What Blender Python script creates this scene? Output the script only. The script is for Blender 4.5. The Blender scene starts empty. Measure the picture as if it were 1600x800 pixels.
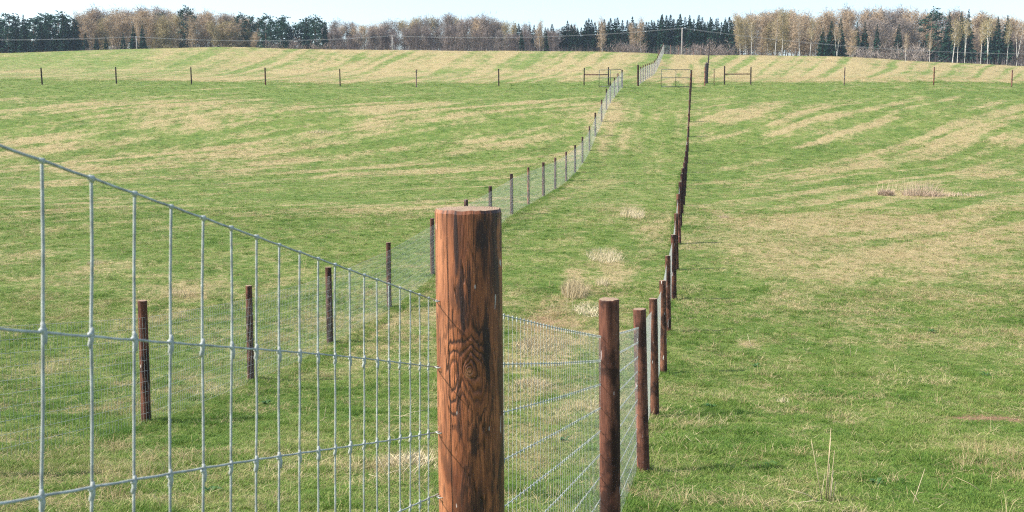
import bpy, bmesh, math, random
import numpy as np
from math import radians, sin, cos, pi, atan2, sqrt
from mathutils import Vector, Matrix

S = bpy.context.scene
COL = S.collection
random.seed(7)
RNG = np.random.default_rng(11)

# ------------------------------------------------------------------ camera
PITCH = math.atan(0.118)
F = 1600.0                      # focal length in photograph pixels (1600 wide)
cam_d = bpy.data.cameras.new('camera')
cam_d.sensor_width = 36.0
cam_d.lens = 36.0
cam_d.clip_start = 0.05
cam_d.clip_end = 6000
cam_d.dof.use_dof = True
cam_d.dof.focus_distance = 22.0
cam_d.dof.aperture_fstop = 17.0
cam = bpy.data.objects.new('camera', cam_d)
COL.objects.link(cam)
cam.location = (0, 0, 0)
cam.rotation_euler = (pi / 2 - PITCH, 0, 0)
S.camera = cam

# ------------------------------------------------------------------ sky, sun, exposure
SUN_EL, SUN_AZ = radians(48), radians(-97)
W = bpy.data.worlds.new('World')
S.world = W
W.use_nodes = True
wn = W.node_tree.nodes
bg = wn['Background']
sky = wn.new('ShaderNodeTexSky')
sky.sky_type = 'NISHITA'
sky.sun_disc = False
sky.sun_elevation = SUN_EL
sky.sun_rotation = SUN_AZ % (2 * pi)
sky.air_density = 1.0
sky.dust_density = 2.0
sky.ozone_density = 1.5
W.node_tree.links.new(sky.outputs[0], bg.inputs[0])
bg.inputs[1].default_value = 0.15
W.cycles.sampling_method = 'AUTOMATIC'
sun_d = bpy.data.lights.new('sun', 'SUN')
sun_d.energy = 4.0
sun_d.angle = radians(0.5)
sun_d.color = (1.0, 0.945, 0.86)
sun = bpy.data.objects.new('sun', sun_d)
COL.objects.link(sun)
sdir = Vector((cos(SUN_EL) * sin(SUN_AZ), cos(SUN_EL) * cos(SUN_AZ), sin(SUN_EL)))
sun.rotation_euler = sdir.to_track_quat('Z', 'Y').to_euler()
S.view_settings.view_transform = 'Standard'
S.view_settings.look = 'None'
S.view_settings.gamma = 1.0
S.view_settings.use_curve_mapping = False
S.view_settings.exposure = 1.08
S.cycles.max_bounces = 6
S.cycles.transparent_max_bounces = 6
S.cycles.volume_bounces = 0
S.cycles.use_denoising = False
S.cycles.denoiser = 'OPENIMAGEDENOISE'
S.cycles.denoising_input_passes = 'RGB_ALBEDO_NORMAL'
S.cycles.denoising_prefilter = 'NONE'
S.cycles.filter_width = 1.15
S.cycles.sample_clamp_indirect = 4.0

# ------------------------------------------------------------------ survey helpers
CP, SP = cos(PITCH), sin(PITCH)
def T(yp):                      # height / distance of a sight line
    v = 400 - yp
    return (-F * SP + v * CP) / (F * CP + v * SP)
def XR(xp, yp=300):             # sideways / distance of a sight line
    v = 400 - yp
    return (xp - 800) / (F * CP + v * SP)

def vnoise(x, y, seed):
    tab = np.random.default_rng(seed).random((256, 256))
    xi = np.floor(x).astype(np.int64); yi = np.floor(y).astype(np.int64)
    fx = x - xi; fy = y - yi
    fx = fx * fx * fx * (fx * (fx * 6 - 15) + 10); fy = fy * fy * fy * (fy * (fy * 6 - 15) + 10)
    a = tab[xi & 255, yi & 255]; b = tab[(xi + 1) & 255, yi & 255]
    c = tab[xi & 255, (yi + 1) & 255]; d = tab[(xi + 1) & 255, (yi + 1) & 255]
    return (a * (1 - fx) + b * fx) * (1 - fy) + (c * (1 - fx) + d * fx) * fy
def fbm(x, y, seed, oct=4, gain=0.5):
    s = 0; amp = 1; tot = 0
    for o in range(oct):
        s = s + amp * vnoise(x * 2 ** o + 17.3 * o, y * 2 ** o + 5.1 * o, seed + o)
        tot += amp; amp *= gain
    return s / tot

# ------------------------------------------------------------------ terrain
def prof(pairs, extra):
    Y = []; Z = []
    for y, z in extra: Y.append(y); Z.append(z)
    for y, yp in pairs: Y.append(y); Z.append(y * T(yp))
    o = np.argsort(Y); Y = np.array(Y)[o]; Z = np.array(Z)[o]
    g = np.arange(-60, 260, 0.5)
    z = np.interp(g, Y, Z)
    k = np.exp(-0.5 * (np.arange(-14, 15) * 0.5 / 2.0) ** 2); k /= k.sum()
    zz = np.convolve(np.pad(z, 14, mode='edge'), k, mode='valid')
    return g, zz
near = [(-60, 6.0), (-20, 2.2), (-8, -0.1), (0, -1.62), (2.75, -2.25), (7.6, -3.40), (12.4, -4.21)]
far = [(52, 333), (57, 320), (62, 307), (67, 295), (72, 283), (77, 270), (82, 256), (87, 237), (92, 213),
       (97, 190), (102, 170), (112, 151), (122, 137), (125, 132.5), (140, 125), (152, 122.5), (160, 121), (170, 114), (180, 104.5), (190, 94), (200, 84.5)]
GL = prof([(17, 666), (22, 601), (27, 537), (32, 480), (37, 427), (42, 389), (47, 360)] + far, near)
GR = prof([(17.1, 654), (22, 586), (27, 521), (32, 468), (37, 420), (42, 381), (47, 355)] + far, near)
CX = np.array([-400, 0, 64, 180, 298, 414, 530, 650, 779, 913, 1000, 1080, 1132, 1320, 1459, 1582, 2000])
CY = np.array([130, 130, 131, 130, 132, 133.5, 135.5, 136.5, 136, 134, 134, 134, 133, 133.5, 132, 135, 137])
RX = np.array([-800, 0, 100, 200, 300, 350, 400, 500, 600, 700, 800, 900, 1000, 1050, 1100, 1150, 1200, 1300, 1370, 1400, 1500, 1600, 2300])
RY = np.array([92, 84, 80, 77, 74.5, 73.5, 74, 77, 78.3, 79, 79.5, 80, 82.3, 85, 86.5, 86.2, 87, 88, 92, 94.5, 99, 104, 112.])
CXX = (CX - 800) / F * 124; CZ = np.array([124 * T(y) for y in CY])
RXX = (RX - 800) / F * 200; RZ = np.array([200 * T(y) for y in RY])
def smooth(e0, e1, x):
    t = np.clip((x - e0) / (e1 - e0), 0, 1)
    return t * t * (3 - 2 * t)
def ground(X, Y):
    X = np.asarray(X, float); Y = np.asarray(Y, float)
    Yc = np.minimum(Y, 200)
    zl = np.interp(Yc, *GL); zr = np.interp(Yc, *GR)
    xm = -0.6 + 0.175 * Yc - 4.2
    w = smooth(-6, 6, X - xm)
    z = zl * (1 - w) + zr * w
    q124 = float(np.interp(124, *GL)); q200 = float(np.interp(200, *GL))
    dc = np.interp(X * 124 / np.maximum(Yc, 100), CXX, CZ) - q124
    dr = np.interp(X, RXX, RZ) - q200
    wc = smooth(80, 124, Yc) * (1 - smooth(124, 196, Yc))
    wr = smooth(124, 196, Yc)
    z = z + dc * wc + dr * wr
    z = z + np.where(Y > 200, (np.minimum(Y, 900) - 200) * 0.04, 0)
    # small undulation, tiny close to the fence lines
    z = z + (fbm(X / 9, Y / 9, 41, 3) - 0.5) * 0.22 * smooth(14, 40, np.abs(Y) + np.abs(X)) * (1 - smooth(60, 110, Y) * 0.4)
    return z
def gz(x, y): return float(ground(np.array([x]), np.array([y]))[0])
_yy = np.concatenate([np.arange(7, 130, 0.1), np.arange(130, 201, 0.5)])
def unproject(xp, yp):          # where a sight line meets the field
    r = XR(xp, yp); t = T(yp)
    z = ground(r * _yy, _yy)
    i = np.argmax(z >= t * _yy)
    return r * _yy[i], _yy[i]

# ------------------------------------------------------------------ where the sward is dry
PATCH = [  # photograph survey: x, y, half width, half height, amount
 (1360, 350, 190, 26, .34), (1510, 365, 130, 36, .26), (1400, 430, 170, 36, .18), (1520, 540, 150, 32, .20), (1330, 320, 90, 14, .25), (1430,395,120,20,.15),
 (240, 245, 260, 20, .28), (100, 165, 170, 16, .20), (470, 175, 300, 16, .22), (815, 160, 60, 9, .34), (330, 265, 200, 8, .22), (60, 216, 90, 5, .3),
 (1330, 190, 200, 26, .22), (1500, 160, 100, 14, .12), (1550, 215, 90, 12, .34), (1220, 190, 120, 24, .12), (1300, 225, 120, 16, .2), (1180, 160, 80, 8, .12),
 (865, 525, 75, 40, .48), (895, 435, 16, 26, .5), (950, 405, 30, 34, .30), (745, 272, 90, 10, .26), (600, 325, 140, 10, .14), (180, 310, 180, 14, .10),
 (20, 410, 80, 12, .2), (290, 460, 80, 16, .24), (965, 170, 30, 20, .3), (930, 200, 20, 40, .25), (985, 330, 30, 30, .2), (640, 720, 55, 20, .34), (1170, 540, 14, 6, .5),
 (1185, 603, 20, 4, .5), (1540, 655, 60, 7, .4), (1230, 470, 40, 14, .2), (1130, 335, 14, 7, .45), (1285, 770, 40, 12, .2), (210, 690, 60, 20, .18), (140, 740, 60, 20, .2), (480, 690, 40, 14, .14),
 (1420, 303, 60, 5, .5), (1550, 302, 90, 5, .3),
 (150, 600, 260, 60, -.12), (480, 620, 150, 70, -.14), (1120, 420, 50, 130, -.10), (1150, 600, 130, 60, -.08), (860, 130, 150, 12, -.2), (500, 300, 300, 30, -.05), (620, 225, 240, 18, .05),
 (1200, 300, 120, 40, -.06), (1300, 690, 300, 50, -.04), (90, 470, 160, 40, -.06)]
PW = []
for (x, y, rx, ry, a) in PATCH:
    X0, Y0 = unproject(x, y); _, Ya = unproject(x, min(y + ry, 799)); _, Yb = unproject(x, y - ry)
    PW.append((X0, Y0, rx / F * Y0, max((Yb - Ya) / 2, 0.25), a))
def dryness(X, Y):
    n = 0.40 * fbm(X / 11, Y / 11, 3, 3) + 0.32 * fbm(X / 2.6, Y / 3.2, 9, 3) + 0.28 * fbm(X / 0.75, Y / 0.75, 21, 2)
    wx = X + (fbm(X / 26, Y / 26, 33, 2) - .5) * 7
    # old mowing swaths: streaks lying along the drills, not a regular pattern
    along, across = .85 * wx + .53 * Y, .53 * wx - .85 * Y
    wr_ = smooth(8, 18, X - .12 * (Y - 60)); al2, ac2 = .72 * wx + .69 * Y, .69 * wx - .72 * Y
    sw = .55 * fbm(across / .62, along / 9, 131, 3) + .45 * smooth(.38, .66, fbm(across / 1.0, along / 16, 137, 3))
    sw2 = .45 * fbm(ac2 / .62, al2 / 9, 231, 3) + .55 * smooth(.36, .64, fbm(ac2 / 1.1, al2 / 14, 237, 2))
    sw = sw * (1 - wr_) + sw2 * wr_
    sx = X - 0.17 * Y
    inside = smooth(-9.2, -8.4, sx) * (1 - smooth(-.7, 0, sx))
    n = n + (sw - .5) * 0.58 * smooth(28, 60, Y) * (1 - inside) * (1 - smooth(122, 130, Y))
    ls = fbm(sx / .8, Y / 9, 141, 2)
    n = n + (ls - .5) * 0.45 * inside * smooth(18, 34, Y)
    bend = X - (0.17 + 0.0035 * X) * (Y - 124)
    bend = bend + (fbm(X / 30, Y / 30, 35, 2) - .5) * 3; upn = fbm(bend / .9, Y / 60, 151, 3); up = 0.5 + 0.5 * np.sin(bend * 2 * pi / 3.3)
    far_ = smooth(127, 133, Y)
    strong = smooth(-70, -38, X) * .72 + .28
    n = n + far_ * strong * ((smooth(.25, .75, up) - .5) * (0.10 + .14 * smooth(10, 30, X)) + (smooth(.33, .67, upn) - .5) * (.24 + .10 * smooth(10, 30, X))) + far_ * (.17 * strong + .07 * smooth(26, 34, X) + .03)
    n = n - 0.17 * smooth(109, 114, Y + 6 * (vnoise(X / 12, Y / 12, 5) - .5)) * (1 - smooth(127, 133, Y + 5 * (vnoise(X / 9, Y / 9, 6) - .5)))     # fresh growth along the cross fence
    for (x0, y0, rx, ry, a) in PW:
        d2 = ((X - x0) / rx) ** 2 + ((Y - y0) / ry) ** 2
        n = n + a * .8 * np.exp(-d2 * 0.9) * (0.4 + 1.2 * fbm(X / 1.3, Y / 1.3, 77, 2))
    # wheel tracks in the lane beyond the gates
    tr = sx + 0.595
    t_ = np.exp(-((tr - 1.9) / .5) ** 2) + np.exp(-((tr - 0.1) / .6) ** 2) + .8 * np.exp(-((tr + 1.7) / .5) ** 2)
    n = n + 0.45 * t_ * smooth(119, 126, Y) + 0.2 * np.exp(-((Y - 121) / 4) ** 2) * np.exp(-((tr + 2) / 5) ** 2)
    n = n + 0.02 * smooth(30, 80, Y)
    return .84 * smooth(0.33, 0.95, n)

# ------------------------------------------------------------------ node helpers
class G:
    def __init__(s, mat):
        mat.use_nodes = True; s.t = mat.node_tree; s.t.nodes.clear()
        s.out = s.t.nodes.new('ShaderNodeOutputMaterial')
    def put(s, sock, v):
        if v is None: return
        if isinstance(v, bpy.types.NodeSocket): s.t.links.new(v, sock)
        elif isinstance(v, (tuple, list)) and sock.type == 'RGBA' and len(v) == 3: sock.default_value = (*v, 1)
        else: sock.default_value = v
    def n(s, typ, ins=None, out=0, **kw):
        nd = s.t.nodes.new('ShaderNode' + typ)
        for k, v in kw.items(): setattr(nd, k, v)
        for k, v in (ins or {}).items(): s.put(nd.inputs[k], v)
        return nd.outputs[out]
    def m(s, op, a, b=None, c=None, clamp=False):
        nd = s.t.nodes.new('ShaderNodeMath'); nd.operation = op; nd.use_clamp = clamp
        s.put(nd.inputs[0], a); s.put(nd.inputs[1], b); s.put(nd.inputs[2], c)
        return nd.outputs[0]
    def mix(s, f, a, b, typ='MIX'):
        nd = s.t.nodes.new('ShaderNodeMix'); nd.data_type = 'RGBA'; nd.blend_type = typ
        s.put(nd.inputs[0], f); s.put(nd.inputs[6], a); s.put(nd.inputs[7], b)
        return nd.outputs[2]
    def ramp(s, f, stops, interp='LINEAR'):
        nd = s.t.nodes.new('ShaderNodeValToRGB'); cr = nd.color_ramp; cr.interpolation = interp
        while len(cr.elements) > 1: cr.elements.remove(cr.elements[-1])
        for i, (p, c) in enumerate(stops):
            e = cr.elements[0] if i == 0 else cr.elements.new(p)
            e.position = p; e.color = (*c, 1) if len(c) == 3 else c
        s.put(nd.inputs[0], f); return nd.outputs[0]
    def ss(s, e0, e1, x):
        nd = s.t.nodes.new('ShaderNodeMapRange'); nd.interpolation_type = 'SMOOTHSTEP'; nd.clamp = True
        s.put(nd.inputs[0], x); nd.inputs[1].default_value = e0; nd.inputs[2].default_value = e1
        nd.inputs[3].default_value = 0; nd.inputs[4].default_value = 1
        return nd.outputs[0]
    def noise(s, vec, scale, detail=3, rough=.5, dist=0):
        return s.n('TexNoise', {'Vector': vec, 'Scale': scale, 'Detail': detail, 'Roughness': rough, 'Distortion': dist})
    def vec(s, x, y, z):
        return s.n('CombineXYZ', {0: x, 1: y, 2: z})
    def bump(s, h, strength, dist):
        return s.n('Bump', {'Height': h, 'Strength': strength, 'Distance': dist})
    def principled(s, col, rough=.8, metal=0, spec=.3, normal=None):
        nd = s.t.nodes.new('ShaderNodeBsdfPrincipled')
        s.put(nd.inputs['Base Color'], col); s.put(nd.inputs['Roughness'], rough); s.put(nd.inputs['Metallic'], metal)
        nd.inputs['Specular IOR Level'].default_value = spec
        if normal is not None: s.put(nd.inputs['Normal'], normal)
        return nd.outputs[0]
    def finish(s, sh): s.t.links.new(sh, s.out.inputs[0])
def newmat(name):
    m = bpy.data.materials.new(name); return m, G(m)

GREENS = [(0.0, (.066, .112, .024)), (.4, (.112, .172, .034)), (.7, (.172, .208, .056)), (1, (.25, .245, .095))]
STRAWS = [(0.0, (.17, .125, .062)), (.35, (.31, .24, .115)), (.7, (.43, .35, .18)), (1, (.58, .485, .285))]

# field sheet
M_field, g = newmat('field_turf')
pos = g.n('NewGeometry', out=0)
dry = g.n('Attribute', {}, out=2, attribute_name='dry')
n1 = g.noise(pos, 1.3, 6, .68); n2 = g.noise(pos, 6.5, 5, .7); n3 = g.noise(pos, 38, 3, .6)
sep = g.t.nodes.new('ShaderNodeSeparateXYZ'); g.put(sep.inputs[0], pos)
k = g.m('ADD', g.m('MULTIPLY', g.m('SUBTRACT', n1, .5), .75), g.m('ADD', g.m('MULTIPLY', g.m('SUBTRACT', n2, .5), 1.0), g.m('MULTIPLY', g.m('SUBTRACT', n3, .5), .8)))
k = g.ss(.10, .86, g.m('ADD', g.m('MULTIPLY', dry, .98), g.m('MULTIPLY', k, 1.5)))
n0 = g.noise(pos, .35, 3, .6)
gr = g.ramp(g.ss(.3, .7, g.m('ADD', g.m('MULTIPLY', n0, .3), g.m('ADD', g.m('MULTIPLY', n1, .4), g.m('MULTIPLY', n2, .3)))), GREENS)
st = g.ramp(g.ss(.2, .8, g.m('ADD', g.m('MULTIPLY', n2, .45), g.m('MULTIPLY', n3, .55))), STRAWS)
col = g.mix(k, gr, st)
soil = g.n('Attribute', {}, out=2, attribute_name='soil')
col = g.mix(g.m('MULTIPLY', soil, g.ss(.25, .5, n2), clamp=True), col, (.27, .15, .095))
nb = g.bump(g.m('ADD', g.m('MULTIPLY', n2, .5), g.m('MULTIPLY', n3, .5)), .9, .18)
g.finish(g.principled(col, .95, 0, .1, nb))

def foliage(name, stops, transl=.3, inst=True, vary=.25, rough=.7):
    m, g = newmat(name)
    if inst: tone = g.n('Attribute', {}, out=2, attribute_name='tone', attribute_type='INSTANCER')
    else: tone = g.n('ObjectInfo', out=5)
    pos = g.n('NewGeometry', out=0)
    nn = g.noise(pos, 1.7, 2)
    f = g.m('ADD', g.m('MULTIPLY', tone, 1 - vary), g.m('MULTIPLY', nn, vary))
    c = g.ramp(f, stops)
    d = g.principled(c, rough, 0, .2)
    tr = g.n('BsdfTranslucent', {'Color': c})
    mx = g.t.nodes.new('ShaderNodeMixShader'); mx.inputs[0].default_value = transl
    g.t.links.new(d, mx.inputs[1]); g.t.links.new(tr, mx.inputs[2])
    g.finish(mx.outputs[0]); return m
M_grass = foliage('green_blades', [(0, (.056, .128, .020)), (.32, (.132, .222, .036)), (.68, (.205, .268, .062)), (.85, (.32, .305, .125)), (1, (.50, .43, .24))], .35)
M_straw = foliage('straw_blades', STRAWS, .25)
M_weed = foliage('dry_stem', [(0, (.36, .285, .155)), (1, (.62, .54, .36))], .1, False)
M_weedg = foliage('grey_brush', [(0, (.30, .225, .16)), (1, (.52, .40, .29))], .1, False)

# posts
def post_material(name, c0, c1, dark, streak=.5):
    m, g = newmat(name)
    tc = g.n('TexCoord', out=3)
    oi = g.t.nodes.new('ShaderNodeObjectInfo')
    off = g.m('MULTIPLY', oi.outputs['Random'], 40)
    sp = g.t.nodes.new('ShaderNodeSeparateXYZ'); g.put(sp.inputs[0], tc)
    zs = g.m('ADD', g.m('MULTIPLY', sp.outputs[2], .11), off)
    v = g.vec(sp.outputs[0], sp.outputs[1], zs)
    n1 = g.noise(v, 18, 4, .6, .6); n2 = g.noise(v, 70, 3, .6)
    v2 = g.vec(sp.outputs[0], sp.outputs[1], g.m('ADD', g.m('MULTIPLY', sp.outputs[2], .6), off))
    n3 = g.noise(v2, 6, 3, .6)
    c = g.mix(g.ss(.3, .7, n1), c0, c1)
    c = g.mix(g.m('MULTIPLY', g.ss(.5, .72, n2), streak), c, dark)
    c = g.mix(g.m('MULTIPLY', g.ss(.46, .62, n3), .8), c, dark)
    sc = g.noise(g.vec(g.m('MULTIPLY', sp.outputs[0], .25), g.m('MULTIPLY', sp.outputs[1], .25), g.m('ADD', sp.outputs[2], off)), 26, 3, .6)
    c = g.mix(g.m('MULTIPLY', g.ss(.58, .72, sc), .55), c, dark)
    v3 = g.vec(sp.outputs[0], sp.outputs[1], g.m('ADD', g.m('MULTIPLY', sp.outputs[2], .16), off))
    n4 = g.noise(v3, 34, 1)
    c = g.mix(g.ss(.74, .77, n4), c, (.62, .58, .54))
    c = g.mix(1.0, c, oi.outputs['Color'], 'MULTIPLY')
    nb = g.bump(g.m('ADD', g.m('MULTIPLY', n1, .6), g.m('MULTIPLY', n2, .5)), .6, .006)
    g.finish(g.principled(c, .72, 0, .25, nb)); return m
M_post = post_material('treated_post_wood', (.062, .025, .016), (.205, .085, .048), (.016, .009, .007))
M_rail = post_material('brace_rail_wood', (.09, .045, .03), (.16, .08, .05), (.04, .02, .014))

# the big foreground post: figured grain, knot, drying crack, black stains
M_big, g = newmat('big_post_wood')
tc = g.n('TexCoord', out=3)
sp = g.t.nodes.new('ShaderNodeSeparateXYZ'); g.put(sp.inputs[0], tc)
x, y, z = sp.outputs[0], sp.outputs[1], sp.outputs[2]
ang = g.m('ARCTAN2', x, g.m('MULTIPLY', y, -1))
u = g.m('MULTIPLY', ang, .0915)
uv = g.vec(u, 0, g.m('MULTIPLY', z, .10))
w1 = g.noise(uv, 26, 3, .55); w2 = g.noise(uv, 150, 3, .6)
uv3 = g.vec(u, .7, g.m('MULTIPLY', z, .28)); w3 = g.noise(uv3, 13, 3, .55, .5)
uv4 = g.vec(u, 2.3, g.m('MULTIPLY', z, .14)); w4 = g.noise(uv4, 30, 4, .68, .5)
def gauss(u0, z0, a, b):
    p = g.m('POWER', g.m('DIVIDE', g.m('SUBTRACT', u, u0), a), 2); q = g.m('POWER', g.m('DIVIDE', g.m('SUBTRACT', z, z0), b), 2)
    return g.m('EXPONENT', g.m('MULTIPLY', g.m('ADD', p, q), -1))
kw = g.m('MULTIPLY', g.m('SUBTRACT', g.noise(g.vec(u, 9.1, g.m('MULTIPLY', z, .45)), 34, 3, .6), .5), .9)
lobes = g.m('ADD', g.m('ADD', gauss(-.040, 1.605, .022, .085), g.m('MULTIPLY', gauss(.026, 1.610, .030, .095), 1.2)), g.m('ADD', g.m('MULTIPLY', gauss(-.004, 1.66, .042, .065), .8), g.m('MULTIPLY', gauss(.0, 1.640, .011, .016), .7)))
knot = lobes
knot2 = gauss(.006, 1.90, .018, .06); knot3 = gauss(.010, 1.47, .020, .035)
fld = g.m('ADD', g.m('MULTIPLY', w1, 3.4), g.m('MULTIPLY', knot, 2.9))
fld = g.m('ADD', fld, g.m('ADD', g.m('MULTIPLY', knot2, 1.5), g.m('MULTIPLY', knot3, 1.5)))
fld = g.m('ADD', fld, g.m('ADD', g.m('MULTIPLY', w4, .35), kw))
ring = g.m('ADD', g.m('MULTIPLY', g.m('SINE', g.m('MULTIPLY', fld, 2 * pi * 1.05)), .5), .5)
c = g.mix(g.ss(.3, .68, w3), (.125, .038, .016), (.36, .122, .046))
pale = g.m('MULTIPLY', g.ss(-.025, -.085, u), g.ss(.3, .6, w3))  # sunlit left side of the post, painted paler into the wood colour
c = g.mix(g.m('MULTIPLY', pale, .55), c, (.42, .19, .095))
c = g.mix(g.m('MULTIPLY', g.ss(.55, .98, ring), g.m('MULTIPLY', g.m('ADD', .55, g.m('MULTIPLY', g.ss(.03, .35, knot), .42)), g.m('ADD', .50, g.m('MULTIPLY', g.ss(.35, .62, w4), .8)), clamp=True)), c, (.055, .022, .012))
c = g.mix(g.m('MULTIPLY', g.ss(.46, .68, w2), .45), c, (.085, .034, .018))
heart = gauss(.000, 1.632, .014, .019)
c = g.mix(g.m('MULTIPLY', g.ss(.35, .9, heart), .55), c, (.46, .21, .09))
side = g.m('ADD', g.m('MULTIPLY', g.ss(-.02, .075, u), .085), g.m('MULTIPLY', g.ss(1.72, 2.05, z), .04))
stain = g.ss(.56, .66, g.m('ADD', w4, side))
c = g.mix(g.m('MULTIPLY', stain, .78), c, (.030, .016, .013))
st1 = g.m('ADD', gauss(-.014, 1.84, .007, .11), gauss(.006, 1.87, .006, .08)); st2 = gauss(.028, 1.22, .014, .17); st3 = gauss(-.030, 1.99, .008, .09); st4 = g.m('ADD', gauss(.014, 1.45, .010, .05), g.m('ADD', gauss(.050, 1.72, .010, .14), gauss(.040, 2.0, .020, .06)))
sm = g.m('ADD', g.m('ADD', st1, st2), g.m('ADD', st3, st4))
c = g.mix(g.m('MULTIPLY', g.ss(.30, .75, g.m('ADD', sm, g.m('MULTIPLY', g.m('SUBTRACT', w4, .5), 1.4))), .88), c, (.024, .013, .012))
wob = g.m('MULTIPLY', g.m('SUBTRACT', g.noise(g.vec(0, 0, z), 5, 2), .5), .012)
cr = g.m('ABSOLUTE', g.m('SUBTRACT', g.m('ADD', u, wob), g.m('ADD', -.056, g.m('MULTIPLY', g.m('SUBTRACT', 2.0, z), .010))))
crack = g.m('SUBTRACT', 1, g.ss(.0006, .0020, cr))
c = g.mix(g.m('MULTIPLY', crack, .9), c, (.02, .010, .007))
uv6 = g.vec(u, 3.7, g.m('MULTIPLY', z, .05)); w6 = g.noise(uv6, 60, 2, .5)
chk = g.m('MULTIPLY', g.m('SUBTRACT', 1, g.ss(.004, .020, g.m('ABSOLUTE', g.m('SUBTRACT', w6, .53)))), g.ss(.46, .60, w3))
c = g.mix(g.m('MULTIPLY', chk, .85), c, (.022, .012, .009))
hk = g.m('MULTIPLY', g.m('SUBTRACT', 1, g.ss(.0004, .0016, g.m('ABSOLUTE', g.m('SUBTRACT', g.m('ADD', u, g.m('MULTIPLY', g.m('SUBTRACT', z, 1.634), .5)), g.m('MULTIPLY', w2, .003))))), g.ss(.25, .6, heart))
c = g.mix(g.m('MULTIPLY', hk, .8), c, (.03, .014, .009))
uv5 = g.vec(u, 5.1, g.m('MULTIPLY', z, .22)); w5 = g.noise(uv5, 75, 1)
c = g.mix(g.m('MULTIPLY', g.ss(.78, .80, w5), .6), c, (.66, .60, .54))
hgt = g.m('ADD', g.m('ADD', g.m('MULTIPLY', w4, .7), g.m('MULTIPLY', w2, .35)), g.m('ADD', g.m('MULTIPLY', g.m('ADD', crack, g.m('MULTIPLY', chk, .7)), -1.5), g.m('MULTIPLY', ring, g.m('MULTIPLY', knot, -.25))))
g.finish(g.principled(c, g.m('ADD', .42, g.m('MULTIPLY', w2, .3)), 0, .38, g.bump(hgt, .75, .007)))
M_end, g = newmat('cut_end_grain')
tc = g.n('TexCoord', out=3)
sp = g.t.nodes.new('ShaderNodeSeparateXYZ'); g.put(sp.inputs[0], tc)
rr = g.m('SQRT', g.m('ADD', g.m('POWER', sp.outputs[0], 2), g.m('POWER', sp.outputs[1], 2)))
nn = g.noise(tc, 40, 3)
rg = g.m('SINE', g.m('MULTIPLY', g.m('ADD', rr, g.m('MULTIPLY', nn, .01)), 900))
g.finish(g.principled(g.mix(g.ss(-.4, .9, rg), (.28, .20, .13), (.15, .10, .065)), .85, 0, .2, g.bump(nn, .5, .006)))

def simple(name, col, rough, metal=0, nscale=8, var=.25, spec=.4, coord='obj'):
    m, g = newmat(name)
    tc = g.n('TexCoord', out=3)
    n = g.noise(tc, nscale, 3, .6)
    lo = tuple(a * (1 - var) for a in col); hi = tuple(min(1, a * (1 + var)) for a in col)
    g.finish(g.principled(g.mix(g.ss(.3, .7, n), lo, hi), rough, metal, spec, g.bump(n, .15, .01))); return m
M_wire = simple('galvanised_wire', (.35, .37, .34), .7, .0, 45, .3, .2)
M_gate = simple('gate_tube_metal', (.055, .075, .06), .5, .4, 6, .3)
M_pole = simple('grey_pole_wood', (.30, .27, .24), .85, 0, 3, .3)
M_line = simple('power_cable_metal', (.45, .46, .47), .4, .3, 4, .1)
M_porc = simple('insulator_porcelain', (.7, .7, .68), .3)
M_darkstuff = simple('dark_wood', (.05, .038, .035), .8, 0, 6, .4)

# trees
def bark(name, a, b, thr0, thr1, scale):
    m, g = newmat(name)
    tc = g.n('TexCoord', out=3)
    sp = g.t.nodes.new('ShaderNodeSeparateXYZ'); g.put(sp.inputs[0], tc)
    v = g.vec(sp.outputs[0], sp.outputs[1], g.m('MULTIPLY', sp.outputs[2], .8))
    n = g.noise(v, scale, 3, .6)
    g.finish(g.principled(g.mix(g.ss(thr0, thr1, n), a, b), .85, 0, .15)); return m
M_birchbark = bark('birch_bark', (.52, .50, .45), (.10, .085, .08), .50, .66, 2.2)
M_greybark = bark('grey_bark', (.17, .14, .125), (.09, .075, .07), .4, .6, 2.0)
M_pinebark = bark('pine_bark', (.20, .11, .07), (.10, .065, .05), .4, .6, 2.0)
def crownmat(name, lo, hi, transl=.15):
    return foliage(name, [(0, lo), (1, hi)], transl, False, .55, .85)
M_spruce = crownmat('spruce_needles', (.011, .042, .028), (.026, .076, .042), .08)
M_pineN = crownmat('pine_needles', (.013, .047, .031), (.031, .082, .047), .08)
M_tan = crownmat('tan_twigs', (.31, .228, .142), (.46, .35, .222))
M_ochre = crownmat('budding_twigs', (.27, .215, .11), (.39, .32, .16))
M_grey = crownmat('grey_twigs', (.20, .165, .14), (.31, .26, .215))
M_purple = crownmat('purple_twigs', (.165, .13, .11), (.25, .20, .17))

M_under = crownmat('undergrowth_twigs', (.095, .075, .075), (.165, .13, .12))
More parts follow.
